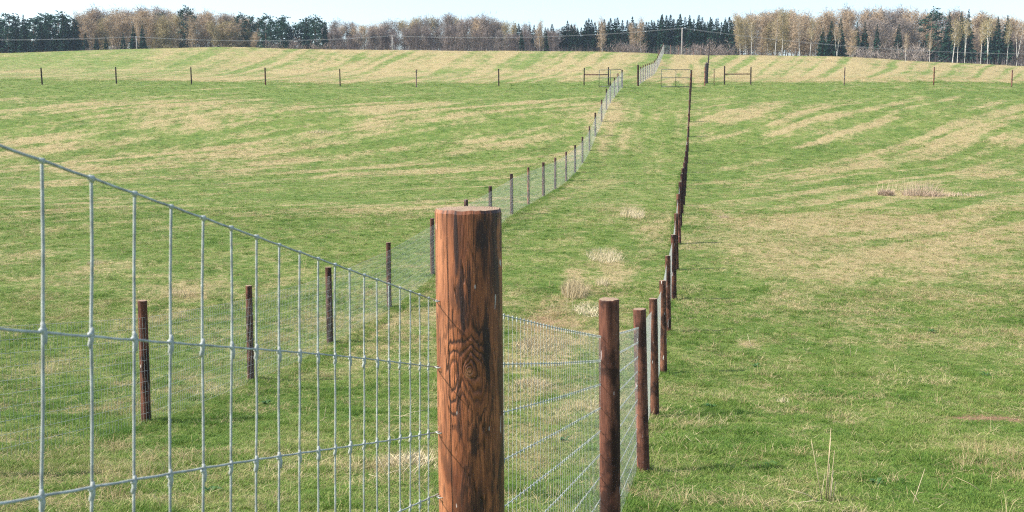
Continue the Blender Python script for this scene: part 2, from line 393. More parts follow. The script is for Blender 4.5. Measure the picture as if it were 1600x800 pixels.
# ------------------------------------------------------------------ object helpers
def tag(o, label=None, cat=None, group=None, kind=None):
    if label: o['label'] = label
    if cat: o['category'] = cat
    if group: o['group'] = group
    if kind: o['kind'] = kind
    return o
def empty(name, loc, label, cat, group=None, rz=0):
    o = bpy.data.objects.new(name, None); o.empty_display_size = .3
    o.location = loc; o.rotation_euler = (0, 0, rz); COL.objects.link(o)
    return tag(o, label, cat, group)
def link(name, me, parent=None, loc=(0, 0, 0), mats=None):
    o = bpy.data.objects.new(name, me)
    COL.objects.link(o)
    if parent: o.parent = parent
    o.location = loc; return o
class MB:
    def __init__(s): s.v = []; s.f = []; s.mi = []; s.sm = []
    def add(s, vs, fs, mi=0, smooth=True):
        b = len(s.v); s.v += [tuple(p) for p in vs]
        for f in fs: s.f.append(tuple(i + b for i in f)); s.mi.append(mi); s.sm.append(smooth)
    def tube(s, pts, rad, n=4, mi=0, cap=True):
        pts = [Vector(p) for p in pts]
        if not isinstance(rad, (list, tuple)): rad = [rad] * len(pts)
        vs = []; fs = []
        for i, p in enumerate(pts):
            d = (pts[min(i + 1, len(pts) - 1)] - pts[max(i - 1, 0)])
            d = d.normalized() if d.length > 1e-9 else Vector((0, 0, 1))
            a = d.cross(Vector((0, 0, 1)) if abs(d.z) < .9 else Vector((1, 0, 0))).normalized(); b = d.cross(a)
            for k in range(n):
                t = 2 * pi * k / n
                vs.append(p + (a * cos(t) + b * sin(t)) * rad[i])
        for i in range(len(pts) - 1):
            for k in range(n):
                k2 = (k + 1) % n
                fs.append((i * n + k, i * n + k2, (i + 1) * n + k2, (i + 1) * n + k))
        if cap:
            fs.append(tuple(range(n - 1, -1, -1))); fs.append(tuple((len(pts) - 1) * n + k for k in range(n)))
        s.add(vs, fs, mi, n > 4)
    def mesh(s, name, *mats):
        me = bpy.data.meshes.new(name)
        me.from_pydata(s.v, [], s.f)
        for m in mats: me.materials.append(m)
        me.polygons.foreach_set('material_index', s.mi)
        me.polygons.foreach_set('use_smooth', s.sm)
        me.update(); return me

# ------------------------------------------------------------------ the field sheet
NC = 560
rr_ = np.linspace(-.85, .85, NC)
rows = [-40.]
while rows[-1] < 2600:
    y_ = rows[-1]
    if y_ < 6: st_ = .7
    elif y_ < 210: st_ = .085 + .0062 * (y_ - 6) if y_ < 130 else .9
    else: st_ = (y_ - 190) * .12
    rows.append(y_ + st_)
rows = np.array(rows); NR = len(rows)
YY, RR = np.meshgrid(rows, rr_, indexing='ij')
XX = RR * (np.maximum(YY, -8) + 26)
ZZ = ground(XX, YY)
DR = dryness(XX, YY)
sx0, sy0 = unproject(1545, 655)
sx1, sy1 = unproject(850, 500)
SOIL = 1.6 * np.exp(-(((XX - sx0) / .7) ** 2 + ((YY - sy0) / .35) ** 2)) + .7 * np.exp(-(((XX - sx1) / .8) ** 2 + ((YY - sy1) / 2.2) ** 2))
# fine lumps near the camera
ZZ = ZZ + (fbm(XX / .5, YY / .5, 55, 2) - .5) * .05 * (1 - smooth(40, 70, YY))
verts = np.stack([XX, YY, ZZ], -1).reshape(-1, 3)
idx = np.arange(NR * NC).reshape(NR, NC)
quads = np.stack([idx[:-1, :-1], idx[:-1, 1:], idx[1:, 1:], idx[1:, :-1]], -1).reshape(-1, 4)
me = bpy.data.meshes.new('field')
me.vertices.add(len(verts)); me.vertices.foreach_set('co', verts.astype(np.float32).ravel())
me.loops.add(quads.size); me.loops.foreach_set('vertex_index', quads.astype(np.int32).ravel())
me.polygons.add(len(quads)); me.polygons.foreach_set('loop_start', np.arange(0, quads.size, 4, dtype=np.int32))
me.polygons.foreach_set('use_smooth', np.ones(len(quads), bool))
a = me.attributes.new('dry', 'FLOAT', 'POINT'); a.data.foreach_set('value', DR.astype(np.float32).ravel())
a = me.attributes.new('soil', 'FLOAT', 'POINT'); a.data.foreach_set('value', SOIL.astype(np.float32).ravel())
me.materials.append(M_field); me.update(calc_edges=True); me.validate()
tag(link('field', me), kind='structure')

# ------------------------------------------------------------------ grass (stuff)
def tuft(nb, spread, h, w, lean, seed):
    r = random.Random(seed); V = []; Fc = []
    for i in range(nb):
        a = r.uniform(0, 2 * pi); d = spread * sqrt(r.random())
        bx, by = d * cos(a), d * sin(a)
        t = r.uniform(0, 2 * pi); hh = h * r.uniform(.55, 1.1); ln = lean * r.uniform(.3, 1.5) * hh
        ca, sa = cos(t), sin(t); f = r.uniform(0, 2 * pi); wx, wy = cos(f) * w / 2, sin(f) * w / 2
        b = len(V)
        V += [(bx - wx, by - wy, -.02), (bx + wx, by + wy, -.02),
              (bx + ca * ln * .35 - wx * .8, by + sa * ln * .35 - wy * .8, hh * .55), (bx + ca * ln * .35 + wx * .8, by + sa * ln * .35 + wy * .8, hh * .55),
              (bx + ca * ln, by + sa * ln, hh)]
        Fc += [(b, b + 1, b + 3, b + 2), (b + 2, b + 3, b + 4)]
    return V, Fc
def scatter(name, temps, P, ROT, SCL, IDX, TONE, mat, label=None):
    V = []; Fc = []; tid = []
    for k, (tv, tf) in enumerate(temps):
        b = len(V); V += tv; Fc += [tuple(i + b for i in f) for f in tf]; tid += [k] * len(tv)
    n0 = len(V); n = len(P)
    me = bpy.data.meshes.new(name); me.from_pydata(V + [tuple(p) for p in P], [], Fc)
    def att(nm, typ, arr, key, dim):
        full = np.zeros((n0 + n, dim), np.float32 if typ != 'INT' else np.int32)
        full[n0:] = np.asarray(arr).reshape(n, dim)
        if nm == 'tid': full[:n0, 0] = tid
        at = me.attributes.new(nm, typ, 'POINT'); at.data.foreach_set(key, full.ravel())
    att('tid', 'INT', np.full(n, -1), 'value', 1); att('pick', 'INT', IDX, 'value', 1); att('tone', 'FLOAT', TONE, 'value', 1)
    att('rot', 'FLOAT_VECTOR', ROT, 'vector', 3); att('scl', 'FLOAT_VECTOR', SCL, 'vector', 3)
    me.materials.append(mat); me.update()
    o = link(name, me); tag(o, label, None, None, 'stuff')
    ng = bpy.data.node_groups.new(name + '_scatter', 'GeometryNodeTree')
    ng.interface.new_socket('Geometry', in_out='INPUT', socket_type='NodeSocketGeometry')
    ng.interface.new_socket('Geometry', in_out='OUTPUT', socket_type='NodeSocketGeometry')
    N = ng.nodes; L = ng.links
    gi = N.new('NodeGroupInput'); go = N.new('NodeGroupOutput')
    def named(nm, typ):
        nd = N.new('GeometryNodeInputNamedAttribute'); nd.data_type = typ; nd.inputs[0].default_value = nm
        return nd.outputs[0]
    def sel(k):
        c = N.new('FunctionNodeCompare'); c.data_type = 'INT'; c.operation = 'EQUAL'
        L.new(named('tid', 'INT'), c.inputs[2]); c.inputs[3].default_value = k
        s = N.new('GeometryNodeSeparateGeometry'); s.domain = 'POINT'
        L.new(gi.outputs[0], s.inputs[0]); L.new(c.outputs[0], s.inputs[1])
        return s.outputs[0]
    pts = sel(-1); j = N.new('GeometryNodeJoinGeometry')
    for k in range(len(temps)):
        ti = N.new('GeometryNodeGeometryToInstance'); L.new(sel(k), ti.inputs[0]); L.new(ti.outputs[0], j.inputs[0])
    ip = N.new('GeometryNodeInstanceOnPoints')
    L.new(pts, ip.inputs['Points']); L.new(j.outputs[0], ip.inputs['Instance'])
    ip.inputs['Pick Instance'].default_value = True
    L.new(named('pick', 'INT'), ip.inputs['Instance Index'])
    L.new(named('rot', 'FLOAT_VECTOR'), ip.inputs['Rotation']); L.new(named('scl', 'FLOAT_VECTOR'), ip.inputs['Scale'])
    L.new(ip.outputs[0], go.inputs[0])
    md = o.modifiers.new('scatter', 'NODES'); md.node_group = ng
    return o
def bands(spec):
    Xs = []; Ys = []
    for (y0, y1, dens) in spec:
        hw = lambda y: .60 * y + 2.5
        area = (hw(y0) + hw(y1)) * (y1 - y0); n = int(area * dens)
        y = y0 + (y1 - y0) * RNG.random(int(n * 1.6)); keep = RNG.random(len(y)) < hw(y) / hw(y1); y = y[keep][:n]
        Xs.append((RNG.random(len(y)) * 2 - 1) * hw(y)); Ys.append(y)
    return np.concatenate(Xs), np.concatenate(Ys)
def field_z(X, Y): return ground(X, Y) + (fbm(X / .5, Y / .5, 55, 2) - .5) * .05 * (1 - smooth(40, 70, Y))

gX, gY = bands([(6, 10, 110), (10, 15, 260), (15, 22, 150), (22, 34, 70), (34, 55, 26), (55, 90, 9), (90, 135, 4)])
dr = dryness(gX, gY)
keep = RNG.random(len(gX)) > dr * .8
gX, gY, dr = gX[keep], gY[keep], dr[keep]
# ranker grass round the feet of the near posts and along the fence lines
eX = []; eY = []
for (px_, py_) in [(-.08, 2.75), (.74, 7.6), (1.63, 12.4), (2.38, 17.1), (3.25, 22), (4.1, 27), (5.0, 32), (5.9, 37), (6.8, 42), (-6.05, 17), (-5.62, 22), (-4.8, 26.8), (-3.85, 31.5), (-2.9, 36.6)]:
    m_ = 46 if py_ < 25 else 26
    a_ = RNG.random(m_) * 6.28; r_ = .09 + .16 * RNG.random(m_); eX.append(px_ + r_ * np.cos(a_)); eY.append(py_ + r_ * np.sin(a_))
m_ = 5200; y_ = 7 + 70 * RNG.random(m_) ** 1.5
eX.append(np.where(RNG.random(m_) < .5, -.68 + .174 * y_, -6.05 + .183 * (y_ - 17)) + RNG.normal(0, .10, m_)); eY.append(y_)
eX = np.concatenate(eX); eY = np.concatenate(eY); ne = len(eX)
gX = np.concatenate([gX, eX]); gY = np.concatenate([gY, eY]); dr = np.concatenate([dr, np.zeros(ne)])
n = len(gX)
lush = fbm(gX / .62, gY / .62, 91, 3)
lod = 1 + .028 * np.maximum(gY - 10, 0)
hh = (.38 + .55 * smooth(.45, .8, lush)) * (.8 + .4 * RNG.random(n)) * np.minimum(1 + .006 * gY, 1.35)
hh[-ne:] = .55 + .65 * RNG.random(ne)
soilm = np.exp(-(((gX - sx0) / .7) ** 2 + ((gY - sy0) / .35) ** 2)); hh = hh * (1 - .95 * smooth(.25, .6, soilm))
tone = np.clip(.42 + (fbm(gX / 1.6, gY / 1.6, 13, 4) - .5) * 1.3 + (RNG.random(n) - .5) * 1.0 - .16 * (smooth(.58, .8, lush)) + dr * .4, 0, 1)
gt = [tuft(12, .055, .085, .0065, .8, 100 + i) for i in range(7)]
P = np.stack([gX, gY, field_z(gX, gY)], -1)
ROT = np.stack([(RNG.random(n) - .5) * .3, (RNG.random(n) - .5) * .3, RNG.random(n) * 6.28], -1)
SCL = np.stack([lod, lod, hh], -1)
scatter('grass', gt, P, ROT, SCL, RNG.integers(0, 7, n), tone, M_grass, 'short fresh green grass all over the field')
dX, dY = bands([(6, 10, 60), (10, 15, 170), (15, 22, 120), (22, 34, 66), (34, 55, 30), (55, 90, 12), (90, 135, 6), (135, 200, 4)])
dr = dryness(dX, dY)
cl = fbm(dX / .8, dY / .8, 171, 3)
drc = smooth(.10, .62, dr + 2.0 * (cl - .5))
keep = RNG.random(len(dX)) < np.clip(drc * .95 + .11 * smooth(.42, .6, fbm(dX / 2.4, dY / 2.4, 181, 3)) + .05, 0, 1)
dX, dY, dr = dX[keep], dY[keep], dr[keep]; n = len(dX)
lod = 1 + .022 * np.maximum(dY - 10, 0)
hh = (.38 + .8 * RNG.random(n) ** 2.5) * (.65 + .75 * smooth(.4, .7, fbm(dX / .9, dY / .9, 61, 2)))
hh = hh * np.where(dY > 110, .75, 1)
hh = hh * (1 - .95 * smooth(.25, .6, np.exp(-(((dX - sx0) / .7) ** 2 + ((dY - sy0) / .35) ** 2))))
dt = [tuft(8, .06, .19, .0055, .8, 200 + i) for i in range(3)] + [tuft(8, .14, .05, .006, 3.2, 300 + i) for i in range(4)]
dt += [tuft(3, .12, .10, .0045, 2.6, 400 + i) for i in range(2)]
P = np.stack([dX, dY, field_z(dX, dY)], -1)
ROT = np.stack([(RNG.random(n) - .5) * .4, (RNG.random(n) - .5) * .4, RNG.random(n) * 6.28], -1)
SCL = np.stack([lod, lod, hh], -1)
tone = np.clip(.60 + (RNG.random(n) - .5) * .8 + (fbm(dX / 3, dY / 3, 71, 2) - .5) * .6, 0, 1)
scatter('dry_grass', dt, P, ROT, SCL, np.where(RNG.random(n) < .10, RNG.integers(7, 9, n), RNG.integers(0, 7, n)), tone, M_straw, 'dry straw coloured old grass in patches over the field')

# ------------------------------------------------------------------ posts
def post_mesh(name, r, h, seed, nseg=14, nrow=7, mat=None, chip=.003, taper=.06, end=True, wob=.05):
    q = random.Random(seed); mb = MB(); vs = []; fs = []
    ph = [q.uniform(0, 6.28) for _ in range(4)]
    zs = [-.35 + (h - .012 + .35) * i / (nrow - 1) for i in range(nrow)]
    bowx, bowy = q.uniform(-1, 1) * .006, q.uniform(-1, 1) * .006
    for i, z in enumerate(zs):
        for k in range(nseg):
            t = 2 * pi * k / nseg
            rad = r * (1 + taper * (.5 - z / h)) * (1 + wob * .5 * sin(2 * t + ph[0] + z * .6) + wob * .35 * sin(3 * t + ph[1] - z) + wob * .25 * sin(5 * t + ph[2] + 2.2 * z))
            b = sin(pi * max(z, 0) / h)
            dz = q.uniform(-chip, chip) if i == nrow - 1 else 0
            vs.append((rad * cos(t) + bowx * b, rad * sin(t) + bowy * b, z + dz))
    top = nrow * nseg
    for k in range(nseg):
        p = vs[(nrow - 1) * nseg + k]; vs.append((p[0] * .965, p[1] * .965, p[2] + .009 + q.uniform(-chip, chip) * .5))
    for i in range(nrow - 1):
        for k in range(nseg):
            k2 = (k + 1) % nseg; fs.append((i * nseg + k, i * nseg + k2, (i + 1) * nseg + k2, (i + 1) * nseg + k))
    mb.add(vs, fs, 0, True)
    mb.add(vs[top - nseg:top + nseg], [(k, (k + 1) % nseg, nseg + (k + 1) % nseg, nseg + k) for k in range(nseg)], 0, False)
    c = len(vs); vs2 = vs[top:top + nseg] + [(0, 0, h + .001)]
    mb.add(vs2, [(k, (k + 1) % nseg, nseg) for k in range(nseg)], 1, False)
    return mb.mesh(name, mat or M_post, M_end)
PV = [post_mesh('post', .078, 2.06, 500 + i) for i in range(6)]
def add_post(parent, me, xt, xb, Y, h=None, color=None, yaw=None, seed=0, origin=None, XY=None):
    """xt, xb: surveyed columns of the post's top and foot; Y: distance."""
    q = random.Random(seed * 31 + 5)
    if XY: X = XY[0]; Y = XY[1]; lx = q.uniform(-.012, .012)
    else:
        z0 = gz(XR(xb) * Y, Y)
        v = z0 / Y
        # exact sideways ratio for the foot's own height
        den = 1.0 / (CP - SP * v)
        X = (xb - 800) / F * Y * (CP - SP * v)
        zt = (z0 + 2.05) / Y
        Xt = (xt - 800) / F * Y * (CP - SP * zt)
        lx = (Xt - X) / 2.05
    z = gz(X, Y)
    o = link('post', me, parent)
    ox, oy, oz = origin
    o.location = (X - ox, Y - oy, z - oz)
    yw = q.uniform(0, 6.28) if yaw is None else yaw
    M = Matrix.Rotation(math.atan(lx), 4, 'Y') @ Matrix.Rotation(q.uniform(-.012, .012), 4, 'X') @ Matrix.Rotation(yw, 4, 'Z')
    o.rotation_euler = M.to_euler()
    if h: o.scale = (o.scale[0], o.scale[1], h / 2.06)
    if me in PV:
        f_ = q.uniform(.88, 1.12); o.scale = (f_, f_ * q.uniform(.94, 1.06), o.scale[2])
    b = q.uniform(.6, 1.2)
    o.color = (*(color or (b, b * q.uniform(.92, 1.05), b * q.uniform(.9, 1.05))), 1)
    return o, X, Y, z

# ---- right-hand fence, from beside the camera up to the gates
WIRE_R = .0017
STAY = .0885; LINE = .181; NL = 11
def line_heights(): return [1.83 - LINE * i + (.0 if i < 9 else .0) for i in range(NL)]
FR0 = (-.105, 2.75, gz(-.105, 2.75))
fence_r = empty('wire_fence', FR0, 'wire mesh fence of red-brown posts from the big foreground post to the right gate', 'fence')
right = [(740.5, 744, 2.75), (951, 954, 7.6), (999, 1005.5, 12.4), (1020.5, 1023, 17.1), (1035, 1037, 22), (1043.5, 1044.5, 27), (1052, 1053, 32), (1056.5, 1057.5, 37), (1060, 1061, 42),
         (1062.5, 1063.5, 47), (1065, 1066, 52), (1067, 1068, 57), (1069.5, 1069.5, 62), (1071, 1070.5, 67), (1072, 1071.5, 72), (1073, 1072.5, 77), (1074.3, 1074, 82), (1075, 1075, 87),
         (1076, 1076, 92), (1077, 1077, 97), (1077.8, 1077.8, 102), (1078.4, 1078.4, 107), (1079, 1079, 112), (1079.5, 1079.5, 117), (1080.5, 1080, 122)]
big_me = post_mesh('big_post', .0905, 2.066, 3, 44, 26, M_big, .0016, .02, True, .022)
p1_me = post_mesh('post', .080, 2.13, 21, 24, 16, None, .002, .04)
p2_me = post_mesh('post', .080, 2.07, 22, 20, 12, None, .002, .04)
rp = []
o, X, Y, z = add_post(fence_r, PV[2], 0, 0, 0, XY=(-.98, -2.2), origin=FR0, seed=900); rp.append((X, Y, z, .08))
for i, (xt, xb, Y) in enumerate(right):
    me = big_me if i == 0 else p1_me if i == 1 else p2_me if i == 2 else PV[i % 6]
    colr = None
    if i == 0: colr = (1, 1, 1)
    if i == 1: colr = (.95, .9, .95)
    if 9 <= i <= 15: colr = (.42, .36, .4)  # posts seen on their shaded side: shade put into the post colour
    o, X, Y, z = add_post(fence_r, me, xt, xb, Y, color=colr, seed=i, yaw=0 if i == 0 else None, origin=FR0)
    if i == 0:
        o['label'] = 'thick foreground post with a big ringed knot and black stains'; big_post = o
        o.rotation_euler = (0, radians(-.4), 0)
    if i == len(right) - 1: o['label'] = 'last post of the fence carrying the right gate'
    rp.append((X, Y, z, .0905 if i == 0 else .078))

q = random.Random(77)
def mesh_points(posts, side):
    """the mesh plane passes along one side of the posts"""
    out = []
    for i, (X, Y, z, r) in enumerate(posts):
        a = posts[max(i - 1, 0)]; b = posts[min(i + 1, len(posts) - 1)]
        d = Vector((b[0] - a[0], b[1] - a[1])).normalized(); nrm = Vector((-d.y, d.x)) * side
        out.append((X + nrm.x * (r + .004), Y + nrm.y * (r + .004), z))
    return out
def bay(p, q_, t):              # point on the ground line of a bay
    x = p[0] + (q_[0] - p[0]) * t; y = p[1] + (q_[1] - p[1]) * t
    return x, y
def knot_geo(mb, c, along, s=1.0, top=False):
    c = Vector(c); a = Vector(along)
    if not top:
        mb.tube([c + Vector((.0008, 0, .010 * s)), c + Vector((.0012, 0, .005 * s)), c, c + Vector((.001, 0, -.007 * s)), c + Vector((-.0006, 0, -.014 * s)), c + Vector((0, 0, -.019 * s))],
                [.0021 * s, .0033 * s, .0040 * s, .0036 * s, .0037 * s, .0022 * s], 7)
    else: mb.tube([c + Vector((.001, 0, .0035 * s)), c + Vector((.001, 0, .001)), c + Vector((0, 0, -.005 * s))], [.0022 * s, .0036 * s, .0022 * s], 7)
    mb.tube([c - a * .0065 * s, c - a * .0035 * s, c, c + a * .0035 * s, c + a * .0065 * s], [.0022 * s, .0034 * s, .0039 * s, .0035 * s, .0022 * s], 7)
def panel(parent, origin, p, q_, zp, zq, knots=False, r=WIRE_R, sides=3, name='wire_mesh', stayr=None):
    mb = MB(); L = sqrt((q_[0] - p[0]) ** 2 + (q_[1] - p[1]) ** 2); ns = int(L / STAY)
    hs = line_heights(); O = Vector(origin)
    along = (Vector((q_[0], q_[1], zq)) - Vector((p[0], p[1], zp))).normalized()
    def pt(t, h): x, y = bay(p, q_, t); return Vector((x, y, zp + (zq - zp) * t + h)) - O
    for h in hs: mb.tube([pt(0, h), pt(.5, h - .008), pt(1, h)], r, sides, cap=False)
    for i in range(ns):
        t = (i + .5) / ns; j = q.uniform(-.1, .1) / ns
        mb.tube([pt(t, h_) + Vector((0, 0, -.008 * (1 - abs(2 * t - 1)))) + along * q.uniform(-.004, .004) for h_ in hs] if knots else [pt(t, hs[0]), pt(t + j * .3, hs[5]), pt(t, hs[-1])], stayr or r, sides, cap=False)
        if knots:
            for h in hs: 
                c = pt(t, h - .008 * (1 - abs(2 * t - 1)))
                mb.tube([c + Vector((0, 0, .008)), c + Vector((0, 0, -.012))], [.0031, .0027], 4, cap=False)
    o = link(name, mb.mesh(name, M_wire), parent); o['kind'] = 'stuff'; return o
mp = mesh_points(rp, 1)
# the bay beside the camera: every wire of its own
pA, pB = mp[0], mp[1]
zA, zB = pA[2] + .03, pB[2] - .01
O = Vector(FR0); hs = line_heights()
L = sqrt((pB[0] - pA[0]) ** 2 + (pB[1] - pA[1]) ** 2)
along = (Vector((pB[0], pB[1], zB)) - Vector((pA[0], pA[1], zA))).normalized()
zline = lambda y: -.0156 - (y - 1.034) * .2525
def near_pt(y, k, wav=0):
    t = (y - pA[1]) / (pB[1] - pA[1])
    return Vector((pA[0] + (pB[0] - pA[0]) * t, y, zline(y) - LINE * k + wav)) - O
ys = [2.735 - STAY * .985 * i for i in range(1, 54)]
kmb = MB(); knot_geo(kmb, (0, 0, 0), along); knot_me = kmb.mesh('wire_knot', M_wire)
kmb = MB(); knot_geo(kmb, (0, 0, 0), along, 1.0, True); knot_top = kmb.mesh('wire_knot', M_wire)
for kx in range(NL):
    mb = MB(); pts = []; y = -2.1
    while y < 2.735:
        pts.append(near_pt(y, kx, .0004 * sin(y * 2 * pi / STAY + kx) + (.003 * sin(y * 3.1 + kx * 1.7) if kx else 0))); y += STAY / 5
    pts.append(near_pt(2.745, kx)); mb.tube(pts, .00175, 6, cap=False)
    link('line_wire', mb.mesh('line_wire', M_wire), fence_r)
rest = MB()
for i, y in enumerate(ys):
    jx = [q.uniform(-.0022, .0022) for _ in range(NL)]
    pts = []
    for kx in range(NL):
        lean_ = -.085 * (1 - smooth(.9, 2.6, y) * .55) * LINE; c = near_pt(y + jx[kx] + lean_ * kx, kx); pts.append(c)
        if kx < NL - 1: pts.append((c + near_pt(y + jx[kx + 1] + lean_ * (kx + 1), kx + 1)) / 2 + Vector((q.uniform(-.001, .001), q.uniform(-.0012, .0012), 0)))
    if y > .62:
        base = pts[0]; mb = MB(); mb.tube([p - base for p in pts], .0018, 6, cap=False)
        st = link('stay_wire', mb.mesh('stay_wire', M_wire), fence_r, base)
        for kx in range(NL):
            kn = link('wire_knot', knot_me if kx else knot_top, st, pts[kx * 2] - base)
            kn.rotation_euler = (q.uniform(-.1, .1), q.uniform(-.1, .1), 0); sc = q.uniform(.78, 1.0); kn.scale = (sc, sc, sc)
    else:
        rest.tube(pts, .00205, 4, cap=False)
o = link('wire_mesh', rest.mesh('wire_mesh', M_wire), fence_r); o['kind'] = 'stuff'
for i in range(1, len(mp) - 1):
    zz0 = (zline(2.75) - 1.83) if i == 1 else mp[i][2]
    panel(fence_r, FR0, mp[i], mp[i + 1], zz0, mp[i + 1][2], knots=i < 3, sides=5 if i < 3 else 3, r=.0021 if i < 3 else .0014, stayr=.0009 if i < 3 else .0012)
def staples(parent, side, zs, r):
    for z_ in zs:
        mb = MB()
        a = Vector((cos(side), sin(side), 0)); t = Vector((-sin(side), cos(side), 0))
        p = a * (r - .004)
        mb.tube([p - t * .008, p - t * .008 + a * .014, p + t * .008 + a * .014, p + t * .008], .0019, 5)
        s_ = link('staple', mb.mesh('staple', M_wire), parent, (0, 0, z_))
staples(big_post, pi + .5, [1.82 - LINE * i for i in range(4)], .0905)

# ---- left-hand fence
FL0y = 17.0
left = [(222, 228.5, 17), (389, 392, 22), (513, 515.5, 26.8), (607, 608.5, 31.5), (675, 676, 36.6), (728, 728, 42), (766, 766, 47), (799, 799.3, 52), (825.5, 825.5, 57), (849, 849, 62), (867.5, 867.5, 67), (884.5, 884.5, 72),
        (898.5, 898.5, 77), (910, 910, 82), (921, 921, 87), (930, 930.3, 92), (940, 940, 97), (947.5, 947.5, 102), (953.5, 953.5, 107), (960, 960, 112), (965.5, 965.5, 117), (972, 972.5, 122)]
X0 = XR(228.5) * 17
FL0 = (X0, 17.0, gz(X0, 17))
fence_l = empty('wire_fence', FL0, 'wire mesh fence of slim brown posts left of the lane, ending at left gate', 'fence')
lp = []
for Yb, xb in ((7.2, -200), (12.1, 80)):
    X_ = -6.05 - .183 * (17 - Yb)
    o, X, Y, z = add_post(fence_l, PV[1], 0, 0, 0, XY=(X_, Yb), origin=FL0, seed=int(Yb)); lp.append((X, Y, z, .078))
for i, (xt, xb, Y) in enumerate(left):
    colr = (1.7, 1.8, 1.8) if i == 8 else (.8, .85, .9) if i == 9 else (.9, .8, .75) if i == 0 else None
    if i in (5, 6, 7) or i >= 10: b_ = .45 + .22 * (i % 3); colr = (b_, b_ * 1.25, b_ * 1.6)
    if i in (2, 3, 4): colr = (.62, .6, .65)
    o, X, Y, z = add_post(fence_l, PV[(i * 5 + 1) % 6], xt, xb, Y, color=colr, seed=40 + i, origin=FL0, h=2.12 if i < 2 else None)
    if i == 8: o['label'] = 'paler bleached post of the left fence'
    lp.append((X, Y, z, .078))
ml = mesh_points(lp, -1)
for i in range(len(ml) - 1): panel(fence_l, FL0, ml[i], ml[i + 1], ml[i][2], ml[i + 1][2], r=.0022 if i < 9 else .0017)

# ---- cross fences on either side of the gates
def cross(posts, origin_i, label, rails, seed):
    xt, xb, Y = posts[origin_i][:3]; X = XR(xb) * Y; O = (X, Y, gz(X, Y))
    e = empty('post_fence', O, label, 'fence'); P = []
    for i, (xt, xb, Y, colr, h) in enumerate(posts):
        o, X, Y, z = add_post(e, PV[(i * 3 + seed) % 6], xt, xb, Y, h=h, color=colr, seed=seed + i, origin=O)
        P.append((X, Y, z))
    for (a, b) in rails:
        A = Vector(P[a]) - Vector(O) + Vector((0, 0, 1.27)); B = Vector(P[b]) - Vector(O) + Vector((0, 0, 1.27))
        mb = MB(); mb.tube([A, (A + B) / 2, B], [.07, .064, .058], 8)
        o = link('brace_rail', mb.mesh('brace_rail', M_rail), e); o.color = (.9, .8, .8, 1)
    for h in (1.75, 1.2, .65):
        mb = MB()
        mb.tube([Vector(p) - Vector(O) + Vector((0, -.08, h)) for p in P], .0014, 3, cap=False)
        link('line_wire', mb.mesh('line_wire', M_wire), e)
    return e, P
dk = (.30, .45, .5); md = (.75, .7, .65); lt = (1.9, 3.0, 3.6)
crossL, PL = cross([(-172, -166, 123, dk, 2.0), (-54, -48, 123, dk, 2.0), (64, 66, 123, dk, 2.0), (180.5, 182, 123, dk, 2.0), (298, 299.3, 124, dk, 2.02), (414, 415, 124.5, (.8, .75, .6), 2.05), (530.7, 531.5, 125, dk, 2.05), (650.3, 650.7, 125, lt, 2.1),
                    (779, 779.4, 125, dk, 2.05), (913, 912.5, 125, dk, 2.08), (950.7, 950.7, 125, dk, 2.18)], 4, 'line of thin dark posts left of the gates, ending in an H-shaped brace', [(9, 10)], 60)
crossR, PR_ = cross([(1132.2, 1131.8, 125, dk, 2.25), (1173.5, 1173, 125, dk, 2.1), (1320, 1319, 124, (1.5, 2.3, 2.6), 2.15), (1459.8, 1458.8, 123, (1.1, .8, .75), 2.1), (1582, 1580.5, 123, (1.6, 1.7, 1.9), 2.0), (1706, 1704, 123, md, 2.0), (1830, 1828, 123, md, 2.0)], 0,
                   'line of thin reddish posts right of the gates, starting at an H-shaped brace', [(0, 1)], 80)
# ---- lane fence climbing to the crest beyond the gates
PB = [post_mesh('post', .11, 2.5, 700, 10, 4)]
X0 = XR(997) * 124; O3 = (X0, 124, gz(X0, 124))
fence_c = empty('wire_fence', O3, 'distant wire mesh fence climbing over the crest from a thick dark post', 'fence')
cp_ = []
for i in range(16):
    Yb = 124 + 5.05 * i
    xx = 997 + (1036.5 - 997) * (1 - 124 / Yb) / (1 - 124 / 199.8)
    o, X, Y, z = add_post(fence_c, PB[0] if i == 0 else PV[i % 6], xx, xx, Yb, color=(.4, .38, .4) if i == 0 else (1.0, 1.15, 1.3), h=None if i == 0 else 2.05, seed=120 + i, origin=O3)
    if i == 0: o['label'] = 'thick dark post standing in the gateway'
    cp_.append((X, Y, z, .078))
for i in range(5):              # along the crest to the right, sinking behind it
    X = cp_[15][0] + 2.3 * (i + 1); Y = 201 + 4.6 * (i + 1)
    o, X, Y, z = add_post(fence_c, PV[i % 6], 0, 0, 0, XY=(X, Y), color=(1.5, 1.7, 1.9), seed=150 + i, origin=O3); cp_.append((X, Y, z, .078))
mc = mesh_points(cp_, -1)
for i in range(len(mc) - 1): panel(fence_c, O3, mc[i], mc[i + 1], mc[i][2], mc[i + 1][2], r=.0011)

